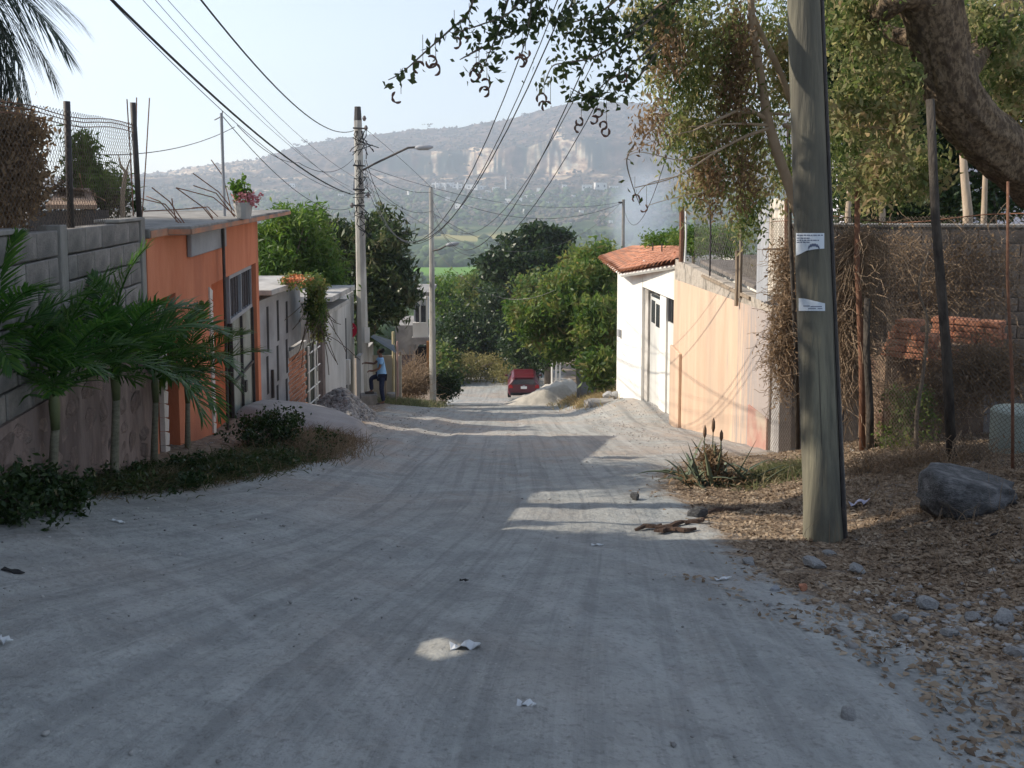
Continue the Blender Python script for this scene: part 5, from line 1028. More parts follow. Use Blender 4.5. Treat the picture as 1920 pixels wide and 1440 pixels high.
# hanging sprays against the sky: large leaves and curled pods
def spray(parent, path, nleaf, pods, ls=.062, spread=.05):
    a, b_ = smooth_path([W(*w) for w in path], list(np.linspace(.010, .003, len(path))), 6); MB().tube(a, b_, 5).build('twig', BARK, parent)
    A = np.array([tuple(p) for p in a]); f = rng.random(nleaf)**1.1*(len(A)-1); i = f.astype(int).clip(0, len(A)-2); P0 = A[i]+(A[i+1]-A[i])*(f-i)[:, None]
    leaves('foliage', P0+rng.normal(size=P0.shape)*np.array([spread, spread, spread])-np.array([0, 0, .03]), ls, L_SIL, parent, asp=.55, droop=.8)
    for (x, y, n) in pods:
        Y = path[0][2]+(path[-1][2]-path[0][2])*.6; c = W(x, y, Y); st = MB().tube([c+Vector((0, 0, .17+.05*random.random())), c+Vector((0, 0, .02))], .002, 4); st.build('pod_stem', BARK, parent)
        for k in range(n):
            ph = random.random()*6; R_ = random.uniform(.025, .036); o_ = c-Vector((random.uniform(-.02, .03), 0, .05*k)); q = [o_+Vector((R_*math.cos(ph+u), .012*math.sin(u*2), R_*math.sin(ph+u)*1.1)) for u in np.linspace(0, random.uniform(3.2, 5.6), 14)]
            MB().tube(q, [.004+.006*abs(math.sin(u*5.5)) for u in np.linspace(0, 1.7, 14)], 6).build('pod', PODM, parent, smooth=True)
L_SIL = leafmat('leaf_sky', [(.030, .050, .018), (.055, .080, .026), (.10, .11, .045)], .3, .5); PODM = M('pod_brown', (.10, .07, .055), (.24, .13, .10), 12, bump=.2)
t3 = empty('overhanging_branch', W(1100, -200, 6.3), 'leafy branch with curled seed pods hanging down against the pale sky', 'branch')
SP = [([(900, -60, 6.4), (880, 20, 6.3), (845, 55, 6.2), (800, 95, 6.1), (755, 135, 6.0), (728, 150, 6.0)], 70, ((793, 126, 1), (817, 116, 2), (752, 182, 1))),
      ([(1010, -60, 6.4), (960, 20, 6.3), (905, 45, 6.2), (850, 62, 6.1)], 90, ((852, 80, 1), (880, 62, 1))), ([(960, -30, 6.4), (940, 40, 6.3), (925, 80, 6.3), (905, 130, 6.2)], 150, ((898, 128, 2), (913, 158, 2), (893, 145, 1))),
      ([(1000, -60, 6.4), (995, 20, 6.3), (988, 60, 6.3)], 110, ((985, 100, 2), (980, 118, 1))), ([(1080, -40, 6.5), (1070, 10, 6.4), (1040, 40, 6.4)], 90, ()), ([(1030, -30, 6.5), (1015, 10, 6.4), (1000, 40, 6.4)], 60, ()),
      ([(1240, 20, 7.0), (1160, 80, 6.9), (1110, 108, 6.8), (1060, 118, 6.7), (1035, 125, 6.7), (1020, 160, 6.7)], 130, ((1020, 185, 2), (1032, 200, 1))), ([(1230, 80, 7.0), (1180, 125, 6.9), (1135, 155, 6.8), (1120, 175, 6.8)], 150, ((1090, 228, 2), (1120, 212, 2), (1137, 235, 2), (1162, 145, 1))),
      ([(1130, 180, 6.8), (1100, 180, 6.8), (1070, 165, 6.7)], 60, ()), ([(1230, 100, 7), (1180, 165, 6.9), (1150, 168, 6.9)], 40, ()), ([(1200, -40, 7), (1130, 20, 6.9), (1080, 40, 6.8), (1045, 45, 6.8)], 220, ()), ([(1150, 30, 7), (1120, 55, 6.9), (1095, 60, 6.9)], 150, ()), ([(1290, -30, 7), (1200, 40, 7), (1150, 75, 7)], 230, ()),
      ([(905, 88, 6.3), (880, 102, 6.3), (862, 112, 6.3)], 4, ()), ([(1190, 270, 9.2), (1175, 300, 9.1), (1185, 345, 9.0), (1200, 385, 9.0)], 10, ((1190, 372, 1), (1212, 390, 1)))]
for pth, nl, pods in SP: spray(t3, pth, nl, pods, spread=.065 if nl > 100 else .035)
# dark trees and trunks in the yard behind the wall
for px, Y, bx, lm, lab in ((1640, 17, [(1610, 180, 70, 120), (1560, 60, 60, 120), (1650, 340, 90, 90)], L_DARK, 'dark leafy tree behind the yard wall beside the wooden pole'), (1860, 17, [(1860, 120, 90, 130), (1900, 300, 70, 90), (1760, 240, 80, 110), (1800, 380, 110, 40)], L_DARK, 'dark leafy tree behind the yard wall under the leaning trunk'), (1720, 18.5, [(1720, 100, 110, 120), (1700, 380, 110, 50)], L_MIX, 'olive leafed tree farther back behind the yard wall')):
    tree('yard_tree', lab, 'tree', gp(px, Y), W(px, 330, Y), [pxb(a, b_, Y, c_, d_2) for a, b_, c_, d_2 in bx], 260, 60, .2, .14, lm, asp=.42, r0=.12, group='trees behind the yard wall')
for px, x2, Y, r in ((1655, 1640, 15, .05), (1815, 1800, 15, .08), (1845, 1850, 15.5, .05), (1590, 1600, 15, .05)):
    b = W(px, 470, Y); b.z = float(zg(b.x, b.y)); tag(MB().tube([b, W(px, 400, Y), W((px+x2)/2, 320, Y), W(x2, 200, Y)], [r*1.2, r, r*.8, r*.5], 8).build('tree_stem', PBARK, smooth=True), {1655: 'thin bare stem behind the yard wall left of the dark leaning post', 1815: 'thickest bare pale stem behind the yard wall right of the dark leaning post', 1845: 'slim pale stem behind the yard wall just right of the thickest stem', 1590: 'bare stem behind the yard wall close to the wooden pole'}[px], 'stem', 'stems behind the yard wall')
# dry vines on the fence, wall and tin sheet
def vines(name, label, blobs, n, length, r=.004, dirv=(0, 0, -1), leaf=None, wob=.5, lsize=.05, lm=None, mat=None):
    t = empty(name, blobs[0][0], label, 'vine'); C = clumps(blobs, n, .1); n = len(C)
    V_, f_ = tube_many(twig_paths(n, lambda k: C, length, dirv, wob, 6, .05), r, 3); tag(link('stems', arr_mesh('stems', V_, f_), mat or DRYV, t), kind='stuff')
    if leaf: leaves('dead_leaves', around(C, leaf, .09), lsize, lm or L_DRY, t, asp=.45, droop=.4)
DRYV = M('dry_vine', (.20, .14, .09), (.38, .28, .19), 8, bump=0, island=.35)
vines('dry_vine_column', 'bundle of brown dry vine stems climbing the fence post right of the wooden pole', [pxb(1600, 500, 9.5, 22, 70), pxb(1612, 440, 9.5, 40, 22), pxb(1590, 640, 9.6, 20, 130), pxb(1605, 570, 9.6, 18, 60)], 1500, .5, .0034, wob=.7)
vines('dry_vine_heap', 'tangle of dead brown vine hanging over the tin sheets left of the wooden pole', [pxb(1478, 490, 12.0, 26, 42), pxb(1470, 640, 11.7, 26, 110), pxb(1482, 560, 11.8, 20, 50)], 1300, .34, .0036, wob=.8, leaf=2)
vines('dry_vine_wall', 'thin dry creepers spread over the brown yard wall', [pxb(1680, 480, 12.7, 110, 50, 8), pxb(1820, 500, 12.4, 110, 60, 8), pxb(1760, 560, 12.3, 150, 40, 8)], 900, .6, .0036, wob=.8, leaf=3, lsize=.06)
vines('dry_brush', 'sunlit brown dry brush piled in the yard behind the dark post', [pxb(1820, 700, 9.6, 65, 60, 40), pxb(1760, 730, 9.8, 40, 70, 40), pxb(1700, 750, 9.7, 30, 26, 30), pxb(1880, 700, 9.5, 50, 50, 40)], 900, .40, .0036, (0, 0, .3), leaf=6, wob=1.2, lsize=.05)
tree('yard_weed_shrub', 'small dark green leafed shrub in the yard behind the thin leaning stem', 'shrub', gp(1715, 9.2), W(1715, 800, 9.2), [pxb(1712, 775, 9.2, 36, 50), pxb(1700, 830, 9, 50, 26)], 60, 30, .05, .05, L_MIX, asp=.5, r0=.012)
a, b_ = smooth_path([W(1722, 880, 8.6), W(1718, 790, 8.6), W(1732, 690, 8.6), W(1738, 600, 8.6), (W(1722, 540, 8.6)), W(1742, 470, 8.6)], [.022, .02, .017, .014, .012, .008], 5); tag(MB().tube(a, b_, 7).build('leaning_stem', BARK, smooth=True), 'thin dark crooked stem standing left of the dark leaning fence post', 'stem')
vines('fence_weeds', 'grey brown dry weeds along the foot of the yard fence', [pxb(1640, 900, 8.2, 60, 30, 30), pxb(1720, 890, 7.9, 60, 30, 30), pxb(1820, 880, 7.6, 70, 26, 30)], 800, .30, .0028, (0, 0, .8), leaf=3, wob=.7, lsize=.035)

# ------------------------------------------------------------------ agave and weeds at the wall foot
AG = M('aloe_leaf', (.10, .13, .085), (.17, .20, .13), 5, bump=.15, rough=.5, c3=(.24, .20, .12)); AGD = M('aloe_dead', (.15, .085, .055), (.26, .17, .11), 8, bump=.5)
def spike(L, w, up, out):
    vs = []; fs = []
    for i in range(9):
        f = i/8; x = L*out*f*(1-.12*f); z = L*(up*f-(.55*(out-.35))*f*f); ww = w*(1-f)**.7*(1 if f > .1 else .8)+.002; 
        vs += [(x, -ww/2, z+ww*.28), (x, 0, z), (x, ww/2, z+ww*.28), (x, 0, z-ww*.16*(1-f)-.002)]
    for i in range(8):
        for k in range(4): fs.append((i*4+k, i*4+(k+1) % 4, i*4+4+(k+1) % 4, i*4+4+k))
    me = bpy.data.meshes.new('leaf'); me.from_pydata(vs, [], fs); me.update(); me.polygons.foreach_set('use_smooth', np.ones(len(me.polygons), bool)); return me
ab = hit(1335, 912); t = empty('aloe_plant', ab, 'spiky grey green aloe with three upright flower stalks at the foot of the peach wall', 'aloe')
SM_ = [spike(.60, .062, u, o_) for u, o_ in ((.8, .5), (.6, .75), (.38, .95), (.22, 1.0))]
for i in range(60):
    k = i % 4; off = Vector((random.gauss(0, .17), random.gauss(0, .08), .03)); az = random.random()*6.28
    piece('leaf', SM_[k], AG if i % 6 else AG, ab+off, (random.gauss(0, .15), random.gauss(0, .12), az), t, [random.uniform(.65, 1.15)]*3)
for x, ytop, yb in ((1338, 783, 880), (1322, 797, 880), (1353, 806, 880)):
    Y = ab.y; a_, b__ = W(x, ytop, Y), W(x-3, yb, Y); MB().tube([b__, lerp(b__, a_, .75)], [.007, .005], 6).build('flower_stalk', AG, t)
    MB().tube([lerp(b__, a_, .72), lerp(b__, a_, .80), lerp(b__, a_, .92), a_], [.008, .019, .017, .003], 7).build('flower_spike', AGD, t, smooth=True)
C = np.concatenate([np.array(W(1335, 862, ab.y))+rng.normal(size=(700, 3))*np.array([.06, .05, .06]), np.array(W(1345, 895, ab.y))+rng.normal(size=(500, 3))*np.array([.2, .1, .03])]); leaves('dead_leaf_mass', C, .07, L_DRY, t, asp=.25)['kind'] = 'stuff'
def tuft(name, label, cat, blobs, n, L_, mat, w=.006, kind='stuff', dirv=(0, 0, 1), wob=.45):
    """grass and weeds on the ground: curved tapering blades"""
    P_ = []; tot = sum(b_[2] for b_ in blobs)
    for (cx_, cy_, wt, rx, ry) in blobs:
        k = int(n*wt/tot); x = cx_+rng.normal(size=k)*rx; y = cy_+rng.normal(size=k)*ry; P_.append(np.stack([x, y, zg(x, y)-.005], 1))
    P_ = np.concatenate(P_); N = len(P_); d = unit(np.array(dirv)+rng.normal(size=(N, 3))*wob*np.array([1, 1, .3])); ll = L_*(.4+rng.random((N, 1))*.9)
    wv = unit(np.cross(d, rng.normal(size=(N, 3))))*w; m_ = P_+d*ll*.55; e_ = P_+d*ll+np.array([0, 0, -.22])*ll+d*np.array([.3, .3, 0])*ll
    V_ = np.stack([P_-wv*.5, P_+wv*.5, m_+wv*.4, m_-wv*.4, e_+wv*.08, e_-wv*.08], 1).reshape(-1, 3); i = np.arange(N)[:, None]*6
    f_ = np.concatenate([i+np.array([[0, 1, 2, 3]]), i+np.array([[3, 2, 4, 5]])]); return tag(link(name, arr_mesh(name, V_, f_), mat), label, cat, None, kind)
L_GRASS = leafmat('grass_green', [(.022, .040, .014), (.05, .07, .025), (.10, .10, .045), (.17, .13, .08)], .35, .7, 2.5)
L_WEED = leafmat('weed_pale', [(.09, .12, .05), (.16, .17, .08), (.28, .24, .14)], .4, .6, 2)
q = hit(1450, 895); tuft('wall_foot_weeds', 'pale green low weeds between the aloe and the wooden pole', 'weeds', [(q.x-.12, q.y, 1, .22, .18), (q.x+.1, q.y+.15, 1, .2, .16)], 2600, .14, L_WEED, .012, wob=.8)
tuft('verge_grass', 'dark green grass and weeds round the feet of the young palms', 'grass', [(leftedge(y)-.40, y, 1+y*.05, .17, .28) for y in np.arange(5.2, 11.5, .45)]+[(-2.75, 9.6, 2, .22, .5), (-2.85, 8.6, 1.5, .2, .4)], 13000, .15, L_GRASS, .009, wob=1.0)
tree('low_bush', 'low dark leafy bush at the bottom left beside the first palm', 'bush', ground(-3.15, 5.35), ground(-3.15, 5.35)+Vector((0, 0, .15)), [(tuple(ground(-3.1, 5.45)+Vector((0, 0, .12))), (.30, .35, .15)), (tuple(ground(-2.98, 5.9)+Vector((0, 0, .08))), (.18, .3, .09))], 100, 40, .035, .045, L_DARK, asp=.5, r0=.008)
tree('low_bush', 'round dark green bush past the last young palm near the concrete ramp', 'bush', ground(-3.0, 11.0), ground(-3.0, 11.0)+Vector((0, 0, .2)), [(tuple(ground(-3.05, 11.0)+Vector((0, 0, .18))), (.36, .5, .22))], 90, 40, .05, .05, L_DARK, asp=.5, r0=.01)
V__ = [(leftedge(y)-random.uniform(.1, .8), y) for y in np.linspace(5.3, 12.5, 46)]
C = np.concatenate([np.array(ground(*q))+np.array([0, 0, .05])+rng.normal(size=(random.randint(3, 12), 3))*np.array([.09, .10, .035]) for q in V__]); leaves_o = leaves('verge_weeds', around(C, 26, (.035, .035, .025)), .042, L_DARK, asp=.5); tag(leaves_o, 'dark broad leaved weeds mixed into the verge grass under the palms', 'weeds', kind='stuff')
tuft('dry_verge_grass', 'dry reddish brown grass at the verge before the concrete ramp', 'grass', [(-2.6, 11.6, 2, .28, .6), (-2.35, 10.6, 1, .2, .4), (-2.75, 12.7, 1.5, .25, .4)], 4200, .22, leafmat('grass_dry', [(.10, .07, .045), (.19, .14, .09), (.26, .21, .14)], .3, .8), .007, wob=.5)
tuft('street_edge_weeds', 'yellow green weeds at the foot of the shack posts down the street', 'weeds', [(-3.65, 30, 2, .35, .9), (-3.5, 33.5, 2, .4, 1.2), (-4.1, 31.5, 1, .4, 1)], 5000, .34, L_WEED, .02, wob=.6)
tuft('right_edge_weeds', 'straw coloured dry weeds on the right bank beyond the white house', 'weeds', [(3.0, 33, 2, .5, 2), (2.9, 38, 2, .6, 2.5), (2.6, 29, 1, .25, 1)], 5000, .3, leafmat('straw', [(.26, .18, .08), (.38, .28, .15), (.3, .3, .14)], .3, .8), .02, wob=.6)
tuft('leaning_stalks', 'thin dry grass stalks rising from the leaf litter at right', 'grass', [(2.9, 5.4, 1, .5, .6), (3.4, 6.8, 1, .4, .7), (3.0, 7.6, .8, .6, .5)], 700, .26, leafmat('stalk', [(.20, .14, .09), (.32, .24, .16)], .2, .8), .004, wob=.35)

# ------------------------------------------------------------------ leaf litter, stones, rubbish
def scatter(n, x0, x1, y0, y1, dens):
    x = rng.uniform(x0, x1, n); y = y0+(y1-y0)*rng.random(n)**1.3; d = x-rightedge(y)+.35*fbm(x*1.2, y*1.2, 4, 3); k = rng.random(n) < np.maximum(dens(d, x, y), .5*sm(fbm(x*1.3, y*1.3, 3, 55), .05, .35)*sm(d, -.35, .3)*(y < 5.2)); x, y = x[k], y[k]
    return np.stack([x, y, zg(x, y)], 1)
P_ = scatter(150000, .8, 5.2, 1.8, 11.5, lambda d, x, y: sm(d, .0, .95)*(.35+.65*sm(fbm(x*2.2, y*2.2, 3, 77), -.25, .2)))
P_ = P_[:, :]+np.array([0, 0, .006]); V_, f_ = leaf_arrays(P_+rng.normal(size=P_.shape)*np.array([0, 0, .003]), .034, asp=.5, flat=3.5, jit=.7, dz=.3)
L_LIT = leafmat('leaf_litter', [(.10, .07, .048), (.21, .15, .10), (.33, .25, .17), (.43, .35, .26)], .12, .85, 6)
tag(link('leaf_litter', arr_mesh('leaf_litter', V_, f_), L_LIT), 'carpet of curled brown dead leaves over the right bank', 'leaf litter', kind='stuff')
x = rng.uniform(-4, 4.5, 9000); y = 2+26*rng.random(9000)**1.2; k = (rng.random(9000) < .10+.75*sm(np.abs(x-.1), 1.4, 2.6)); x, y = x[k], y[k]
C = np.stack([x, y, zg(x, y)+.002], 1); v, f = blob_mesh(C, .003+.010*rng.random(len(C))**3+.0004*y, .6); PEB = M('pebble', (.22, .21, .20), (.40, .39, .37), 3, bump=.2, island=.35)
tag(link('road_pebbles', arr_mesh('road_pebbles', v, f), PEB), 'loose small pebbles over the dirt street', 'pebbles', kind='stuff')
n = 1500; x = 2.25+rng.normal(size=n)*.32; y = 4.25-.25*(x-2.2)+rng.normal(size=n)*.35; 
C = np.stack([x, y, zg(x, y)-.003], 1); v, f = blob_mesh(C, .005+.030*rng.random(n)**4, .6); tag(link('bank_rubble', arr_mesh('bank_rubble', v, f), PEB), 'pale broken rubble crumbs at the foot of the right bank', 'rubble', kind='stuff')
from mathutils.bvhtree import BVHTree
_bv = BVHTree.FromObject(bpy.data.objects['gravel_heap'], bpy.context.evaluated_depsgraph_get())
def heap_z(x, y):
    out = []
    for a, b in zip(x, y):
        h = _bv.ray_cast(Vector((a, b, 50)), Vector((0, 0, -1)))[0]; out.append(h.z if h else -99)
    return np.array(out)
n = 2600; x = -4.0+rng.normal(size=n)*.5; y = 20+rng.normal(size=n)*1.8; z = heap_z(x, y); C = np.stack([x, y, z], 1); k = z > -90; v, f = blob_mesh(C[k], .02+.05*rng.random(k.sum())**2, .7); tag(link('heap_stones', arr_mesh('heap_stones', v, f), PEB), 'loose stones lying on the grey gravel heap', 'stones', kind='stuff')
# pale sand heap by the car
SH = [(-1.0, 36.8), (.3, 36.2), (1.6, 36.2), (2.9, 37.2), (3.4, 39), (3.0, 42), (2.4, 44.5), (1.8, 43.5), (1.2, 42), (.1, 40.0)]
patch_mesh('sand_heap', SH, lambda X, Y, d: zg(X, Y)-.03+.95*sm(d, 0, 1.0)*(.18+.82*sm(X, -.6, 2.1))*(.9+.2*fbm(X, Y, 2, 99))*(1+.15*fbm(X*1.6, Y*1.2, 3, 4))+.04*fbm(X*6, Y*6, 2, 6)*sm(d, 0, .2), M('pale_sand', (.40, .37, .32), (.54, .50, .43), 4, bump=.8, bscale=18, c3=(.42, .38, .33)), 'pale heap of sandy gravel in front of the parked red car', 'heap', 'stuff', .1)
sharp_me = []
for k in range(6):      # broken angular stones: a ball cut by random planes
    bs = bmesh.new(); bmesh.ops.create_icosphere(bs, subdivisions=2, radius=1)
    for q in range(9):
        nv = Vector([random.gauss(0, 1) for _ in range(3)]).normalized(); dd = random.uniform(.55, .8)
        for v in bs.verts:
            t_ = v.co.dot(nv)-dd
            if t_ > 0: v.co -= nv*t_
    for v in bs.verts: v.co += Vector([random.gauss(0, .02) for _ in range(3)])
    me = bpy.data.meshes.new('stone'); bs.to_mesh(me); bs.free(); me.materials.append(RUBBLE); sharp_me.append(me)
def stone_at(p, s, label, me=None, mat=None, rz=None, cat='stone', name='stone', sink=.3, group=None):
    m_ = (me or random.choice(sharp_me)).copy(); m_.materials.clear(); m_.materials.append(mat or PSTONE)
    o = bpy.data.objects.new(name, m_); col.objects.link(o); o.location = Vector(p)+Vector((0, 0, s[2]*(1-sink))); o.scale = s; o.rotation_euler = (random.uniform(-.3, .3), random.uniform(-.3, .3), random.random()*6 if rz is None else rz); m_.polygons.foreach_set('use_smooth', np.full(len(m_.polygons), len(m_.polygons) > 1000)); return tag(o, label, cat, group)
PSTONE = M('grey_stone', (.28, .28, .275), (.46, .455, .44), 5, bump=.8, bscale=14); DSTONE = M('dark_rock', (.07, .07, .07), (.18, .178, .175), 9, bump=1, bscale=22, c3=(.25, .245, .24), rough=.85)
bm2 = bmesh.new(); bmesh.ops.create_icosphere(bm2, subdivisions=4, radius=1); vv = np.array([v.co[:] for v in bm2.verts])
nn_ = 1+.30*fbm(vv[:, 0]*1.6+vv[:, 2], vv[:, 1]*1.6-vv[:, 2]*.7, 3, 8)+.14*fbm(vv[:, 0]*5, vv[:, 2]*5+vv[:, 1]*3, 3, 9)
for v, k, q in zip(bm2.verts, nn_, vv):
    v.co = Vector(q)*k; v.co.z = min(v.co.z, .60-.20*v.co.x+.10*q[1]); v.co.x = max(v.co.x, -.92)
big = bpy.data.meshes.new('boulder'); bm2.to_mesh(big); bm2.free()
p = W(1815, 960, 6.15); p.z = float(zg(p.x, p.y)); o = stone_at(p, (.345, .25, .215), 'big dark grey boulder lying in the leaf litter at the right edge', big, DSTONE, -.1, 'boulder', 'boulder', .52); o.rotation_euler = (0, .06, .1)
p = hit(1308, 970); o = stone_at(p, (.10, .07, .06), 'rounded dark stone on the edge between lit dust and leaf litter', None, DSTONE, .2, sink=.3); p = hit(1190, 938); stone_at(p, (.06, .05, .045), 'small dark stone beyond the aloe at the road edge', None, DSTONE)
for x, y, w, lab in ((1742, 1142, .075, 'pale flat stone at the left end of the broken kerb of rubble at lower right'), (1825, 1165, .06, 'round pale stone in the middle of the rubble line at lower right'), (1880, 1168, .07, 'pale stone by the right edge in the rubble line'), (1905, 1232, .06, 'chalky stone at the right edge below the rubble line'), (1590, 1350, .045, 'lone pale stone in the dust near the bottom right'), (1605, 1075, .065, 'brownish grey stone half buried in the litter below the wooden pole'), (1525, 1066, .08, 'flat grey stone just below the wooden pole'), (1405, 1060, .055, 'grey stone at the litter edge left of the wooden pole'), (1555, 1042, .05, 'small pale stone against the litter right below the pole foot'), (1440, 1140, .03, 'small pale chip lying where the litter meets the dust'), (1690, 1165, .05, 'low grey stone left of the rubble line'), (1780, 1195, .05, 'angular pale stone just under the rubble line')):
    stone_at(hit(x, y), (w, w*.8, w*.5), lab, None, PSTONE, sink=.25)
stone_at(hit(1505, 1108), (.028, .025, .03), 'small red broken brick piece in the litter left of the stones', None, BRICK, name='brick_piece', cat='brick'); stone_at(hit(1452, 1112), (.03, .02, .03), 'blue grey chip of rubble standing beside the red brick piece', None, GREYP)
for x, y, w in ((1155, 760, .16), (1140, 770, .2), (1112, 762, .14), (1165, 772, .13)): stone_at(ground(*W(x, y, 27.5).xy), (w*1.2, w, w), {1155: 'smaller stone nearest the white house corner', 1140: 'largest pale stone before the white house corner', 1112: 'leftmost stone of those near the white house corner', 1165: 'stone touching the white house wall at its far corner'}[x], None, PSTONE, group='stones at the white house corner')
for x, y, w, Y in ((700, 760, .2, 22), (600, 752, .15, 20.8), (690, 795, .12, 20), (512, 765, .16, 21)): pass
# scraps
SCRAP = M('paper_scrap', (.55, .57, .58), (.65, .67, .68), 10, bump=.1); BLACKP = M('black_rubber', (.015, .015, .016), (.03, .03, .03), 5, bump=.1)
def scrap(px, py, w, d_, label, mat, name='scrap', rz=0, curl=.012, cat='litter'):
    p = hit(px, py); N = 7; vs = []; fs = []; c, s = math.cos(rz), math.sin(rz)
    prof = [random.uniform(.6, 1) for _ in range(N)]
    for i in range(N):
        f = i/(N-1)-.5
        for q in (-1, 1):
            lx, ly = f*w, q*d_/2*prof[i]; z = .008+curl*abs(math.sin(f*5+q)); vs.append(p+Vector((lx*c-ly*s, lx*s+ly*c, z+float(zg(p.x+lx, p.y+ly))-p.z if True else z)))
    for i in range(N-1): fs.append((2*i, 2*i+2, 2*i+3, 2*i+1))
    m = MB().add(vs, fs); o = m.build(name, mat); sol = o.modifiers.new('thick', 'SOLIDIFY'); sol.thickness = .004; return tag(o, label, cat)
scrap(872, 1222, .13, .07, 'crumpled white paper scrap beside the sun spot on the road', SCRAP, rz=.15, curl=.03); scrap(987, 1331, .07, .05, 'small white paper scrap near the bottom centre of the road', SCRAP, rz=-.1, curl=.02)
scrap(24, 1079, .10, .05, 'flat black rubber scrap on the road at the left edge', BLACKP); scrap(8, 1217, .05, .05, 'small white torn scrap at the very left edge of the road', SCRAP, curl=.03)
scrap(1355, 1090, .10, .03, 'thin white sliver of litter at the road edge left of the stones', SCRAP, rz=.4); scrap(1120, 1025, .08, .04, 'pale paper scrap on the road below the lit dust strip', SCRAP); scrap(1610, 950, .14, .10, 'pale lilac crumpled bag in the litter right of the wooden pole', M('lilac_bag', (.42, .42, .52), (.5, .5, .6), 10, bump=.2), curl=.05)
scrap(222, 982, .08, .03, 'small white scrap on the road edge near the palms', SCRAP); scrap(870, 1093, .05, .03, 'dark bent scrap in the centre of the road', BLACKP); scrap(1862, 1008, .10, .03, 'thin dark stick piece in the litter below the boulder', BLACKP, name='stick')
t = empty('bark_pieces', hit(1255, 992), 'dark red brown curled pieces of fallen bark at the edge of the lit strip', 'bark')
for x, y, L_, rz in ((1215, 994, .22, .15), (1262, 990, .30, .35), (1275, 1000, .24, -.1), (1300, 985, .22, .5), (1350, 962, .36, .15), (1245, 1000, .15, 0)):
    p = hit(x, y); d = Vector((math.cos(rz), math.sin(rz), 0)); w = Vector((-d.y, d.x, 0)); vs = []; fs = []
    for i in range(6):
        f = i/5-.5
        for a in (-1, -.4, .4, 1): vs.append(p+d*L_*f+w*(.035*math.sin(a*1.3)*(1-abs(f))+.02*math.sin(f*9+L_*40))+Vector((0, 0, .015+.035*math.cos(a*1.3)*(1-abs(f))+.02*f)))
    for i in range(5):
        for k in range(3): fs.append((i*4+k, i*4+4+k, i*4+5+k, i*4+k+1))
    MB().add(vs, fs).build('bark_piece', M('fallen_bark', (.045, .03, .024), (.11, .07, .05), 20, bump=.8), t)

# ------------------------------------------------------------------ down the street: shack, sign, balcony house
STREETL = Fac(-4.85, 27.2, -4.1, 40, 1)
t = empty('red_round_sign', W(654, 700, 29.0), 'round crimson disc sign with a white flourish sticking out behind the concrete pole', 'sign')
c = W(654, 619, 29.0); RED = M('sign_red', (.55, .02, .055), (.62, .03, .07), 4, bump=0, rough=.4)
MB().tube([c+Vector((0, .02, 0)), c+Vector((0, -.02, 0))], .27, 32).build('disc', RED, t)
for k, (dz, L_) in enumerate(((.06, .30), (-.02, .34), (-.09, .2))):
    pts = [c+Vector((-.17+L_*f, -.026, dz+.10*f+.022*math.sin(f*12+k))) for f in np.linspace(0, 1, 14)]; MB().tube(pts, .013, 4).build('lettering', WHITEP, t)
MB().tube([c+Vector((-.5, .03, .1)), c+Vector((0, .03, .1))], .02, 6).build('bracket', IRON, t)
t = empty('corner_shop', FB.p(9, gz(FB, 9)), 'narrow shaded shop front with dark doorway behind the concrete pole', 'shop')
mb = MB(); FB.box(mb, w1+.12, w1+2.8, -7, CAMZ-3.2, -2.5, -.3); mb.build('wall', STW, t)
sA, zA_ = FB.sz(660, 640, -.2); mb = MB(); FB.box(mb, w1+.5, w1+1.5, -7, CAMZ-3.9, -.295, -.28); mb.build('doorway', DK, t)
mb = MB(); s_, z_ = FB.sz(653, 690); FB.box(mb, w1+.3, w1+.42, z_-.5, z_+.25, -.2, .05); mb.build('poster', WHITEP, t)
# lean to awning
t = empty('awning_shack', W(730, 740, 29.5), 'small shack with a sloping blue grey sheet awning beside the man', 'shack')
A_, B_, C_, D_ = W(695, 632, 28.6), W(742, 662, 28.6), W(738, 640, 31.5), W(700, 628, 31.5)
AWN = M('blue_grey_sheet', (.07, .085, .10), (.11, .13, .15), 4, bump=.2, rough=.6); vs = []; fs = []; N = 24
for i in range(N+1):
    f = i/N
    for g in (0, 1):
        p = lerp(lerp(A_, B_, g), lerp(D_, C_, g), f); vs.append(p+Vector((0, 0, .02*math.sin(i*1.9))))
for i in range(N): fs.append((2*i, 2*i+1, 2*i+3, 2*i+2))
MB().add(vs, fs).build('awning', AWN, t)
for x, y0, y1, Y in ((742, 662, 745, 28.7), (736, 645, 745, 31.4)): a = W(x, y0, Y); b = ground(a.x, a.y); MB().tube([b, a], .03, 6).build('post', WOOD, t)
p = ground(-4.75, 29.6); MB().box(p+Vector((-.1, 0, .85)), (.14, 2.6, 2.1)).build('side_wall', STW, t); MB().box(W(715, 720, 30.8)+Vector((.05, 0, 0)), (1.3, .12, 2.0)).build('back_wall', M('cream_wall', (.42, .38, .30), (.5, .46, .38), 3, bump=.2), t)
for i, (x, yt, yb, Y, r, m_) in enumerate(((737, 622, 735, 30.5, .045, 'y'), (745, 640, 738, 30.6, .03, 'p'), (750, 660, 740, 30.8, .045, 'w'), (723, 700, 745, 30.2, .03, 'w'))):
    a = W(x, yt, Y); b = ground(a.x, a.y); mm_ = {'y': M('yellow_post', (.55, .45, .24), (.62, .54, .34), 5, bump=.1), 'p': M('pink_post', (.45, .27, .25), (.5, .35, .3), 5, bump=.1), 'w': WOOD}[m_]
    tag(MB().tube([b, a], r, 7).build('street_post', mm_), ['tall pale yellow post just past the awning shack', 'pinkish post beside the tall yellow one', 'wooden post right of the pink post', 'short wooden post in front of the shack'][i], 'post')
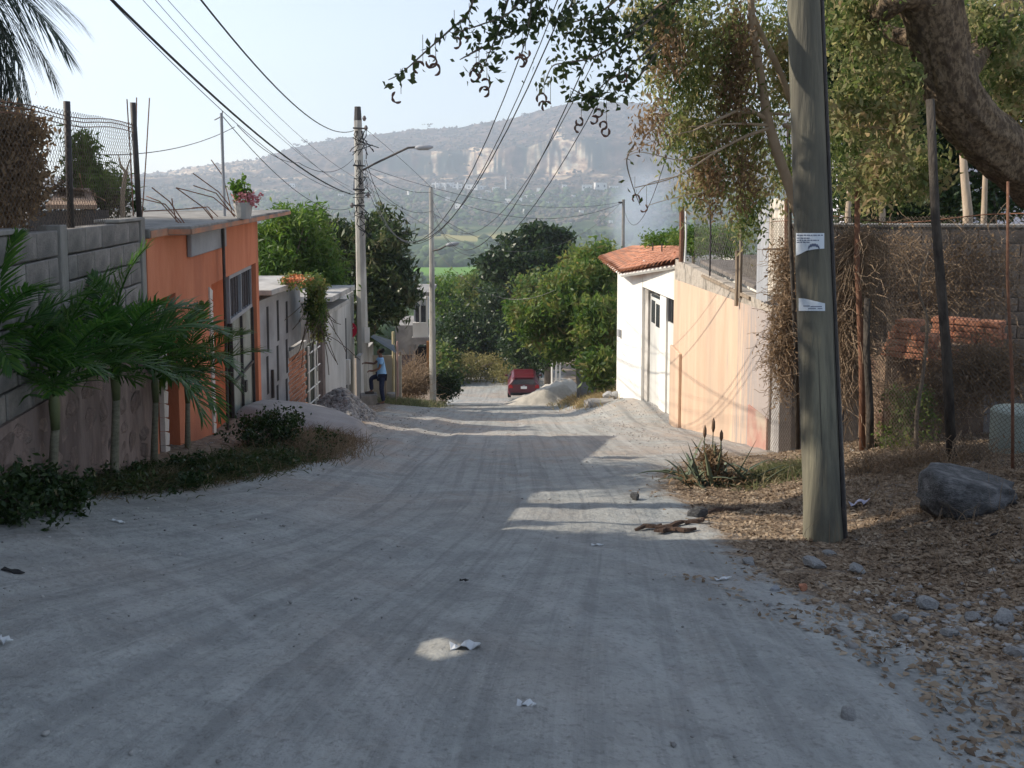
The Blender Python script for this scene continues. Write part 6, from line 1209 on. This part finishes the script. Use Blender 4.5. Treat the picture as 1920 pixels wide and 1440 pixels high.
p = W(735, 740, 30.2); p.z = float(zg(p.x, p.y)); tag(MB().tube([p, p+Vector((0, 0, .3)), p+Vector((0, 0, .42))], [.14, .18, .17], 10).build('bucket', CONC), 'pale bucket standing at the foot of the yellow post', 'bucket')
t = empty('balcony_house', W(780, 740, 38), 'grey two storey house with a white balcony half hidden by the mango tree', 'house')
def fb(x0, x1, y0, y1, Y, dep, nm, m_):
    a = W(x0, y1, Y); b = W(x1, y0, Y); k = MB().box(((a.x+b.x)/2, Y+dep/2, (a.z+b.z)/2), (abs(b.x-a.x), dep, abs(b.z-a.z))).build(nm, m_, t); return k
GW = M('grey_render', (.25, .24, .23), (.34, .33, .315), 4, bump=.3, c3=(.18, .17, .17))
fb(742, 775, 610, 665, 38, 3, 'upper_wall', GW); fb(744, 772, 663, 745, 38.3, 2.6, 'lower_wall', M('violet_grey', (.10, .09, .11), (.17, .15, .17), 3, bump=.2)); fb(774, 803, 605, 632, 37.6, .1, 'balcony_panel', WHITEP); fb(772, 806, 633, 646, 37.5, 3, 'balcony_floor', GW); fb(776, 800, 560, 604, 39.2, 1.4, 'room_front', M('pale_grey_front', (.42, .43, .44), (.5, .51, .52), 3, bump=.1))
fb(779, 787, 573, 604, 39.12, .06, 'window', GLASS); fb(790, 798, 573, 604, 39.12, .06, 'window', GLASS); fb(770, 806, 548, 555, 37.4, 3.4, 'roof', GW); fb(774, 776, 646, 735, 37.6, .1, 'post', GW); fb(786, 788, 560, 605, 37.6, .08, 'post', WHITEP); fb(799, 802, 556, 605, 37.6, .08, 'post', WHITEP)
fb(800, 804, 640, 690, 37.2, .12, 'rusty_pillar', M('orange_rust', (.42, .17, .06), (.5, .25, .1), 6, bump=.3)); fb(777, 800, 650, 740, 39.8, .1, 'dark_opening', DK)
vines('dry_thicket', 'grey brown dry thicket before the balcony house', [pxb(780, 715, 36.5, 28, 30, 20), pxb(765, 730, 35, 24, 18, 20)], 900, .9, .007, (0, 0, 1), leaf=4, wob=.6, lsize=.10)
p = W(785, 690, 36.6); 
# right side: pale fence posts and gate by the bend
t = empty('post_fence', W(1060, 720, 43), 'thin pale posts and small gate on the right bank under the bright tree', 'fence')
for x, yt, yb in ((1035, 665, 715), (1043, 660, 716), (1050, 668, 716), (1094, 690, 728)):
    Y = 42 if x < 1060 else 36; a = W(x, yt, Y); b = ground(a.x, a.y); MB().tube([b, a], .05, 6).build('post', WHITEP, t)
a = W(1098, 700, 34); b = ground(a.x, a.y); mb = MB(); mb.box(b+Vector((.1, 0, .45)), (.55, .06, .9)); mb.build('gate_panel', GREYP, t); MB().box(b+Vector((-.25, 0, .5)), (.16, .16, 1.1)).build('gate_pier', DCONC, t)
MB().tube([W(1035, 690, 42), W(1050, 692, 42)], .02, 5).build('rail', IRON, t)

# ------------------------------------------------------------------ parked red car, seen from behind
cb = ground(.66, 50.0); t = empty('red_car', cb, 'dark red hatchback parked beyond the sand heap, seen from behind', 'car')
CARP = M('car_red', (.085, .005, .012), (.11, .008, .018), 2, rough=.28, bump=0, spec=.6); TYRE = M('tyre', (.02, .02, .02), (.035, .035, .035), 9, bump=.2)
# cross sections from the rear (y=0) to the front (y=4.2): half widths at given heights
sect = [(0.0, .78, .32, .86, .95, .60, 1.30), (.12, .86, .27, .89, 1.0, .66, 1.44), (.6, .89, .24, .90, 1.02, .68, 1.52), (1.7, .90, .24, .90, 1.02, .68, 1.54), (2.5, .90, .24, .90, 1.0, .62, 1.42), (3.0, .89, .24, .88, .98, .60, 1.02), (3.8, .86, .28, .82, .86, .55, .90), (4.15, .74, .34, .7, .74, .5, .76)]
vs = []; fs = []
for y, wb, zb_, wm_, zm, wt_, zt2_ in sect:
    for sx in (-1, 1): pass
    ring = [(-wb*.92, zb_), (-wb, zb_+.14), (-wm_, zm-.3), (-wm_, zm-.08), (-wm_*.95, zm), (-wt_, zt2_-.07), (-wt_*.82, zt2_), (wt_*.82, zt2_), (wt_, zt2_-.07), (wm_*.95, zm), (wm_, zm-.08), (wm_, zm-.3), (wb, zb_+.14), (wb*.92, zb_)]
    vs += [cb+Vector((x, y-.2, z)) for x, z in ring]
nr = 14
for i in range(len(sect)-1):
    for k in range(nr): fs.append((i*nr+k, i*nr+(k+1) % nr, (i+1)*nr+(k+1) % nr, (i+1)*nr+k))
fs.append(tuple(range(nr))); fs.append(tuple((len(sect)-1)*nr+k for k in range(nr-1, -1, -1)))
body = MB().add(vs, fs).build('body', CARP, t, smooth=False, bevel=.03)
y_ = -.215; q = lambda x, y, z: cb+Vector((x, y, z))
MB().prism([q(-.66, -.21, 1.0), q(.66, -.21, 1.0), q(.54, -.165, 1.32), q(-.54, -.165, 1.32)], (0, -.03, 0)).build('rear_window', GLASS, t)
MB().box(q(0, -.16, 1.43), (1.15, .28, .04)).build('rear_spoiler', CARP, t, bevel=.01)
for sx in (-1, 1):
    MB().prism([q(sx*.60, -.21, .78), q(sx*.84, -.19, .76), q(sx*.83, -.17, .98), q(sx*.66, -.2, .96)], (0, -.04, 0)).build('tail_light', M('tail_light_red', (.35, .01, .01), (.4, .02, .02), 3, rough=.2, bump=0), t)
    MB().box(q(sx*.98, 2.2, 1.02), (.16, .1, .12)).build('wing_mirror', CARP, t, bevel=.02)
    for yy in (.55, 3.25): w_ = MB().tube([q(sx*.72, yy, .31), q(sx*.90, yy, .31)], .31, 20).build('wheel', TYRE, t); MB().tube([q(sx*.895, yy, .31), q(sx*.91, yy, .31)], .19, 14).build('rim', GREYP, w_)
MB().box(q(0, -.225, .80), (.34, .02, .16)).build('number_plate', WHITEP, t); MB().box(q(0, -.225, .40), (1.5, .06, .16)).build('bumper', BLACKP, t, bevel=.02); MB().box(q(0, -.22, .92), (.12, .03, .05)).build('badge', GREYP, t)
for sx in (-1, 1): MB().prism([q(sx*.885, .9, 1.04), q(sx*.885, 2.35, 1.04), q(sx*.70, 2.1, 1.36), q(sx*.70, .8, 1.42)], (sx*.02, 0, .01)).build('side_window', GLASS, t)

bpy.data.objects['red_car'].scale = (1, 1, .9)
# ------------------------------------------------------------------ the man by the concrete pole
mp_ = ground(*W(717, 777, 27.15).xy); t = empty('person', mp_, 'man in light blue shirt and dark trousers reaching out with one knee raised', 'person')
SKIN = M('skin', (.16, .085, .055), (.2, .11, .075), 5, bump=0, rough=.6); SHIRT = M('blue_shirt', (.26, .47, .74), (.32, .54, .80), 5, bump=.3, bscale=20); JEANS = M('dark_jeans', (.015, .022, .05), (.03, .04, .08), 9, bump=.2); HAIR = M('black_hair', (.008, .007, .007), (.02, .018, .016), 20, bump=.3)
yaw = math.pi+.25; cm = Matrix.Rotation(yaw, 4, 'Z')
def skin(name, J, E, mat, sub=2):
    me = bpy.data.meshes.new(name); names = list(J); me.from_pydata([tuple(mp_+(cm @ Vector(J[k][:3]))) for k in names], [(names.index(a), names.index(b)) for a, b in E], []); me.update()
    o = link(name, me, mat, t); md = o.modifiers.new('skin', 'SKIN'); md.use_smooth_shade = True
    for i, k in enumerate(names): r = J[k][3]; me.skin_vertices[0].data[i].radius = (r, r) if not hasattr(r, '__len__') else r
    me.skin_vertices[0].data[0].use_root = True; s_ = o.modifiers.new('sub', 'SUBSURF'); s_.levels = s_.render_levels = sub
    dg = bpy.context.evaluated_depsgraph_get(); ev = o.evaluated_get(dg); m2 = bpy.data.meshes.new_from_object(ev); o.modifiers.clear(); o.data = m2; m2.materials.clear(); m2.materials.append(mat); return o
def skin_ok(name, J, E, mat, sub=2):
    me_names = list(J); me = bpy.data.meshes.new(name); me.from_pydata([tuple(mp_+(cm @ Vector(J[k][:3]))) for k in me_names], [(me_names.index(a), me_names.index(b)) for a, b in E], []); me.update()
    bm_ = bmesh.new(); bm_.from_mesh(me); lay = bm_.verts.layers.skin.verify(); bm_.verts.ensure_lookup_table()
    for i, k in enumerate(me_names):
        r = J[k][3]; bm_.verts[i][lay].radius = (r, r) if not hasattr(r, '__len__') else r; bm_.verts[i][lay].use_root = (i == 0)
    bm_.to_mesh(me); bm_.free(); o = link(name, me, mat, t); md = o.modifiers.new('skin', 'SKIN'); md.use_smooth_shade = True; s_ = o.modifiers.new('sub', 'SUBSURF'); s_.levels = s_.render_levels = sub
    dg = bpy.context.evaluated_depsgraph_get(); ev = o.evaluated_get(dg); m2 = bpy.data.meshes.new_from_object(ev); o.modifiers.clear(); o.data = m2; m2.materials.clear(); m2.materials.append(mat); m2.name = name; return o
J = {'pel': (0, 0, .93, (.12, .13)), 'sp': (.01, 0, 1.14, (.11, .13)), 'ch': (.02, 0, 1.34, (.115, .145)), 'nk': (.035, 0, 1.48, .052), 'h0': (.05, 0, 1.56, .072), 'h1': (.055, 0, 1.64, .088), 'h2': (.05, 0, 1.71, .055), 'nose': (.142, 0, 1.60, .014),
     'lh': (0, -.09, .88, .085), 'lk': (.33, -.10, .80, .06), 'la': (.30, -.10, .40, .042), 'lt': (.44, -.10, .35, .035), 'rh': (0, .09, .88, .085), 'rk': (.03, .10, .49, .06), 'ra': (-.03, .10, .09, .042), 'rt': (.12, .11, .035, .035),
     'ls': (.02, -.19, 1.40, .052), 'le': (.20, -.22, 1.22, .040), 'lw': (.42, -.17, 1.26, .030), 'lp': (.49, -.16, 1.27, .034), 'rs': (.02, .19, 1.40, .052), 're': (.10, .24, 1.15, .040), 'rw': (.30, .20, 1.08, .030), 'rp': (.37, .19, 1.08, .034)}
E = [('pel', 'sp'), ('sp', 'ch'), ('ch', 'nk'), ('nk', 'h0'), ('h0', 'h1'), ('h1', 'h2'), ('h1', 'nose'), ('pel', 'lh'), ('lh', 'lk'), ('lk', 'la'), ('la', 'lt'), ('pel', 'rh'), ('rh', 'rk'), ('rk', 'ra'), ('ra', 'rt'), ('ch', 'ls'), ('ls', 'le'), ('le', 'lw'), ('lw', 'lp'), ('ch', 'rs'), ('rs', 're'), ('re', 'rw'), ('rw', 'rp')]
for sd_, y0 in (('l', -.16), ('r', .19)):
    bx, bz = J[sd_+'p'][0], J[sd_+'p'][2]
    for i, (dy, L_) in enumerate(((-.024, .07), (-.008, .085), (.008, .08), (.022, .062))):
        J[f'{sd_}f{i}a'] = (bx+.03, y0+dy, bz-.005, .010); J[f'{sd_}f{i}b'] = (bx+.03+L_*.6, y0+dy, bz-.02, .009); J[f'{sd_}f{i}c'] = (bx+.02+L_*.8, y0+dy, bz-.045, .007); E += [(sd_+'p', f'{sd_}f{i}a'), (f'{sd_}f{i}a', f'{sd_}f{i}b'), (f'{sd_}f{i}b', f'{sd_}f{i}c')]
    J[sd_+'t1'] = (bx+.01, y0+(.04 if sd_ == 'l' else -.04), bz+.01, .011); J[sd_+'t2'] = (bx+.05, y0+(.045 if sd_ == 'l' else -.045), bz, .009); E += [(sd_+'p', sd_+'t1'), (sd_+'t1', sd_+'t2')]
skin_ok('body', J, E, SKIN)
S = {'lo': (0, 0, .80, (.165, .18)), 'pel': (0, 0, .92, (.16, .175)), 'sp': (.01, 0, 1.12, (.13, .16)), 'ch': (.02, 0, 1.36, (.13, .165)), 'n': (.03, 0, 1.45, .075), 'ls': (.02, -.20, 1.40, .072), 'le': (.13, -.22, 1.29, .062), 'rs': (.02, .20, 1.40, .072), 're': (.06, .235, 1.26, .062)}
skin_ok('shirt', S, [('lo', 'pel'), ('pel', 'sp'), ('sp', 'ch'), ('ch', 'n'), ('ch', 'ls'), ('ls', 'le'), ('ch', 'rs'), ('rs', 're')], SHIRT)
T = {'pel': (0, 0, .93, (.14, .15)), 'lh': (.02, -.095, .87, .10), 'lk': (.33, -.10, .80, .078), 'la': (.30, -.10, .42, .062), 'rh': (0, .095, .86, .10), 'rk': (.03, .10, .49, .076), 'ra': (-.03, .10, .10, .062)}
skin_ok('trousers', T, [('pel', 'lh'), ('lh', 'lk'), ('lk', 'la'), ('pel', 'rh'), ('rh', 'rk'), ('rk', 'ra')], JEANS)
H = {'a': (.03, 0, 1.69, .118), 'b': (.0, 0, 1.64, .115), 'c': (-.02, 0, 1.57, .085)}; skin_ok('hair', H, [('a', 'b'), ('b', 'c')], HAIR)
for sx in (-1, 1):
    e_ = mp_+(cm @ Vector((.132, .032*sx, 1.625))); bmx = bmesh.new(); bmesh.ops.create_icosphere(bmx, subdivisions=1, radius=.011, matrix=Matrix.Translation(e_)); me = bpy.data.meshes.new('eye'); bmx.to_mesh(me); bmx.free(); link('eye', me, HAIR, t)
    s_ = mp_+(cm @ Vector((.33 if sx < 0 else .03, -.10 if sx < 0 else .10, .355 if sx < 0 else .03))); MB().box(s_+(cm.to_3x3() @ Vector((.04, 0, 0))), (.27, .10, .075), yaw).build('shoe', IRON, t, bevel=.02)
st = mp_+(cm @ Vector((.40, -.1, 0))); tag(MB().box(st+Vector((0, 0, .14)), (.5, .45, .36), .2).build('step_block', DCONC, bevel=.02), 'rough concrete block under the raised foot of the man', 'step')
# smoke drifting up on the right of the valley
sb = MB().box(W(1205, 400, 260), (26, 24, 34)).build('smoke', None); hm = bpy.data.materials.new('smoke'); n, l = nt(hm); n.remove(n['Principled BSDF'])
pv = n.new('ShaderNodeVolumePrincipled'); pv.inputs['Color'].default_value = (.80, .88, 1, 1); tc = n.new('ShaderNodeTexCoord'); gr = n.new('ShaderNodeTexGradient'); gr.gradient_type = 'SPHERICAL'
mp2 = n.new('ShaderNodeMapping'); mp2.vector_type = 'TEXTURE'; mp2.inputs['Location'].default_value = tuple(W(1205, 405, 260)); mp2.inputs['Scale'].default_value = (11, 10, 16); l.new(tc.outputs['Object'], mp2.inputs[0]); l.new(mp2.outputs[0], gr.inputs[0])
nz = n.new('ShaderNodeTexNoise'); nz.inputs['Scale'].default_value = .12; nz.inputs['Detail'].default_value = 3; l.new(tc.outputs['Object'], nz.inputs[0]); mu = n.new('ShaderNodeMath'); mu.operation = 'MULTIPLY'; l.new(gr.outputs[0], mu.inputs[0]); l.new(nz.outputs[0], mu.inputs[1]); m3 = n.new('ShaderNodeMath'); m3.operation = 'MULTIPLY'; m3.inputs[1].default_value = .28; l.new(mu.outputs[0], m3.inputs[0])
l.new(m3.outputs[0], pv.inputs['Density']); l.new(pv.outputs[0], n['Material Output'].inputs['Volume']); sb.data.materials.append(hm); tag(sb, 'blue white smoke drifting up in front of the wooded slope at the right', 'smoke', kind='stuff')
print('objects', len(bpy.data.objects), 'tris', sum(len(o.data.polygons) for o in bpy.data.objects if o.type == 'MESH'))
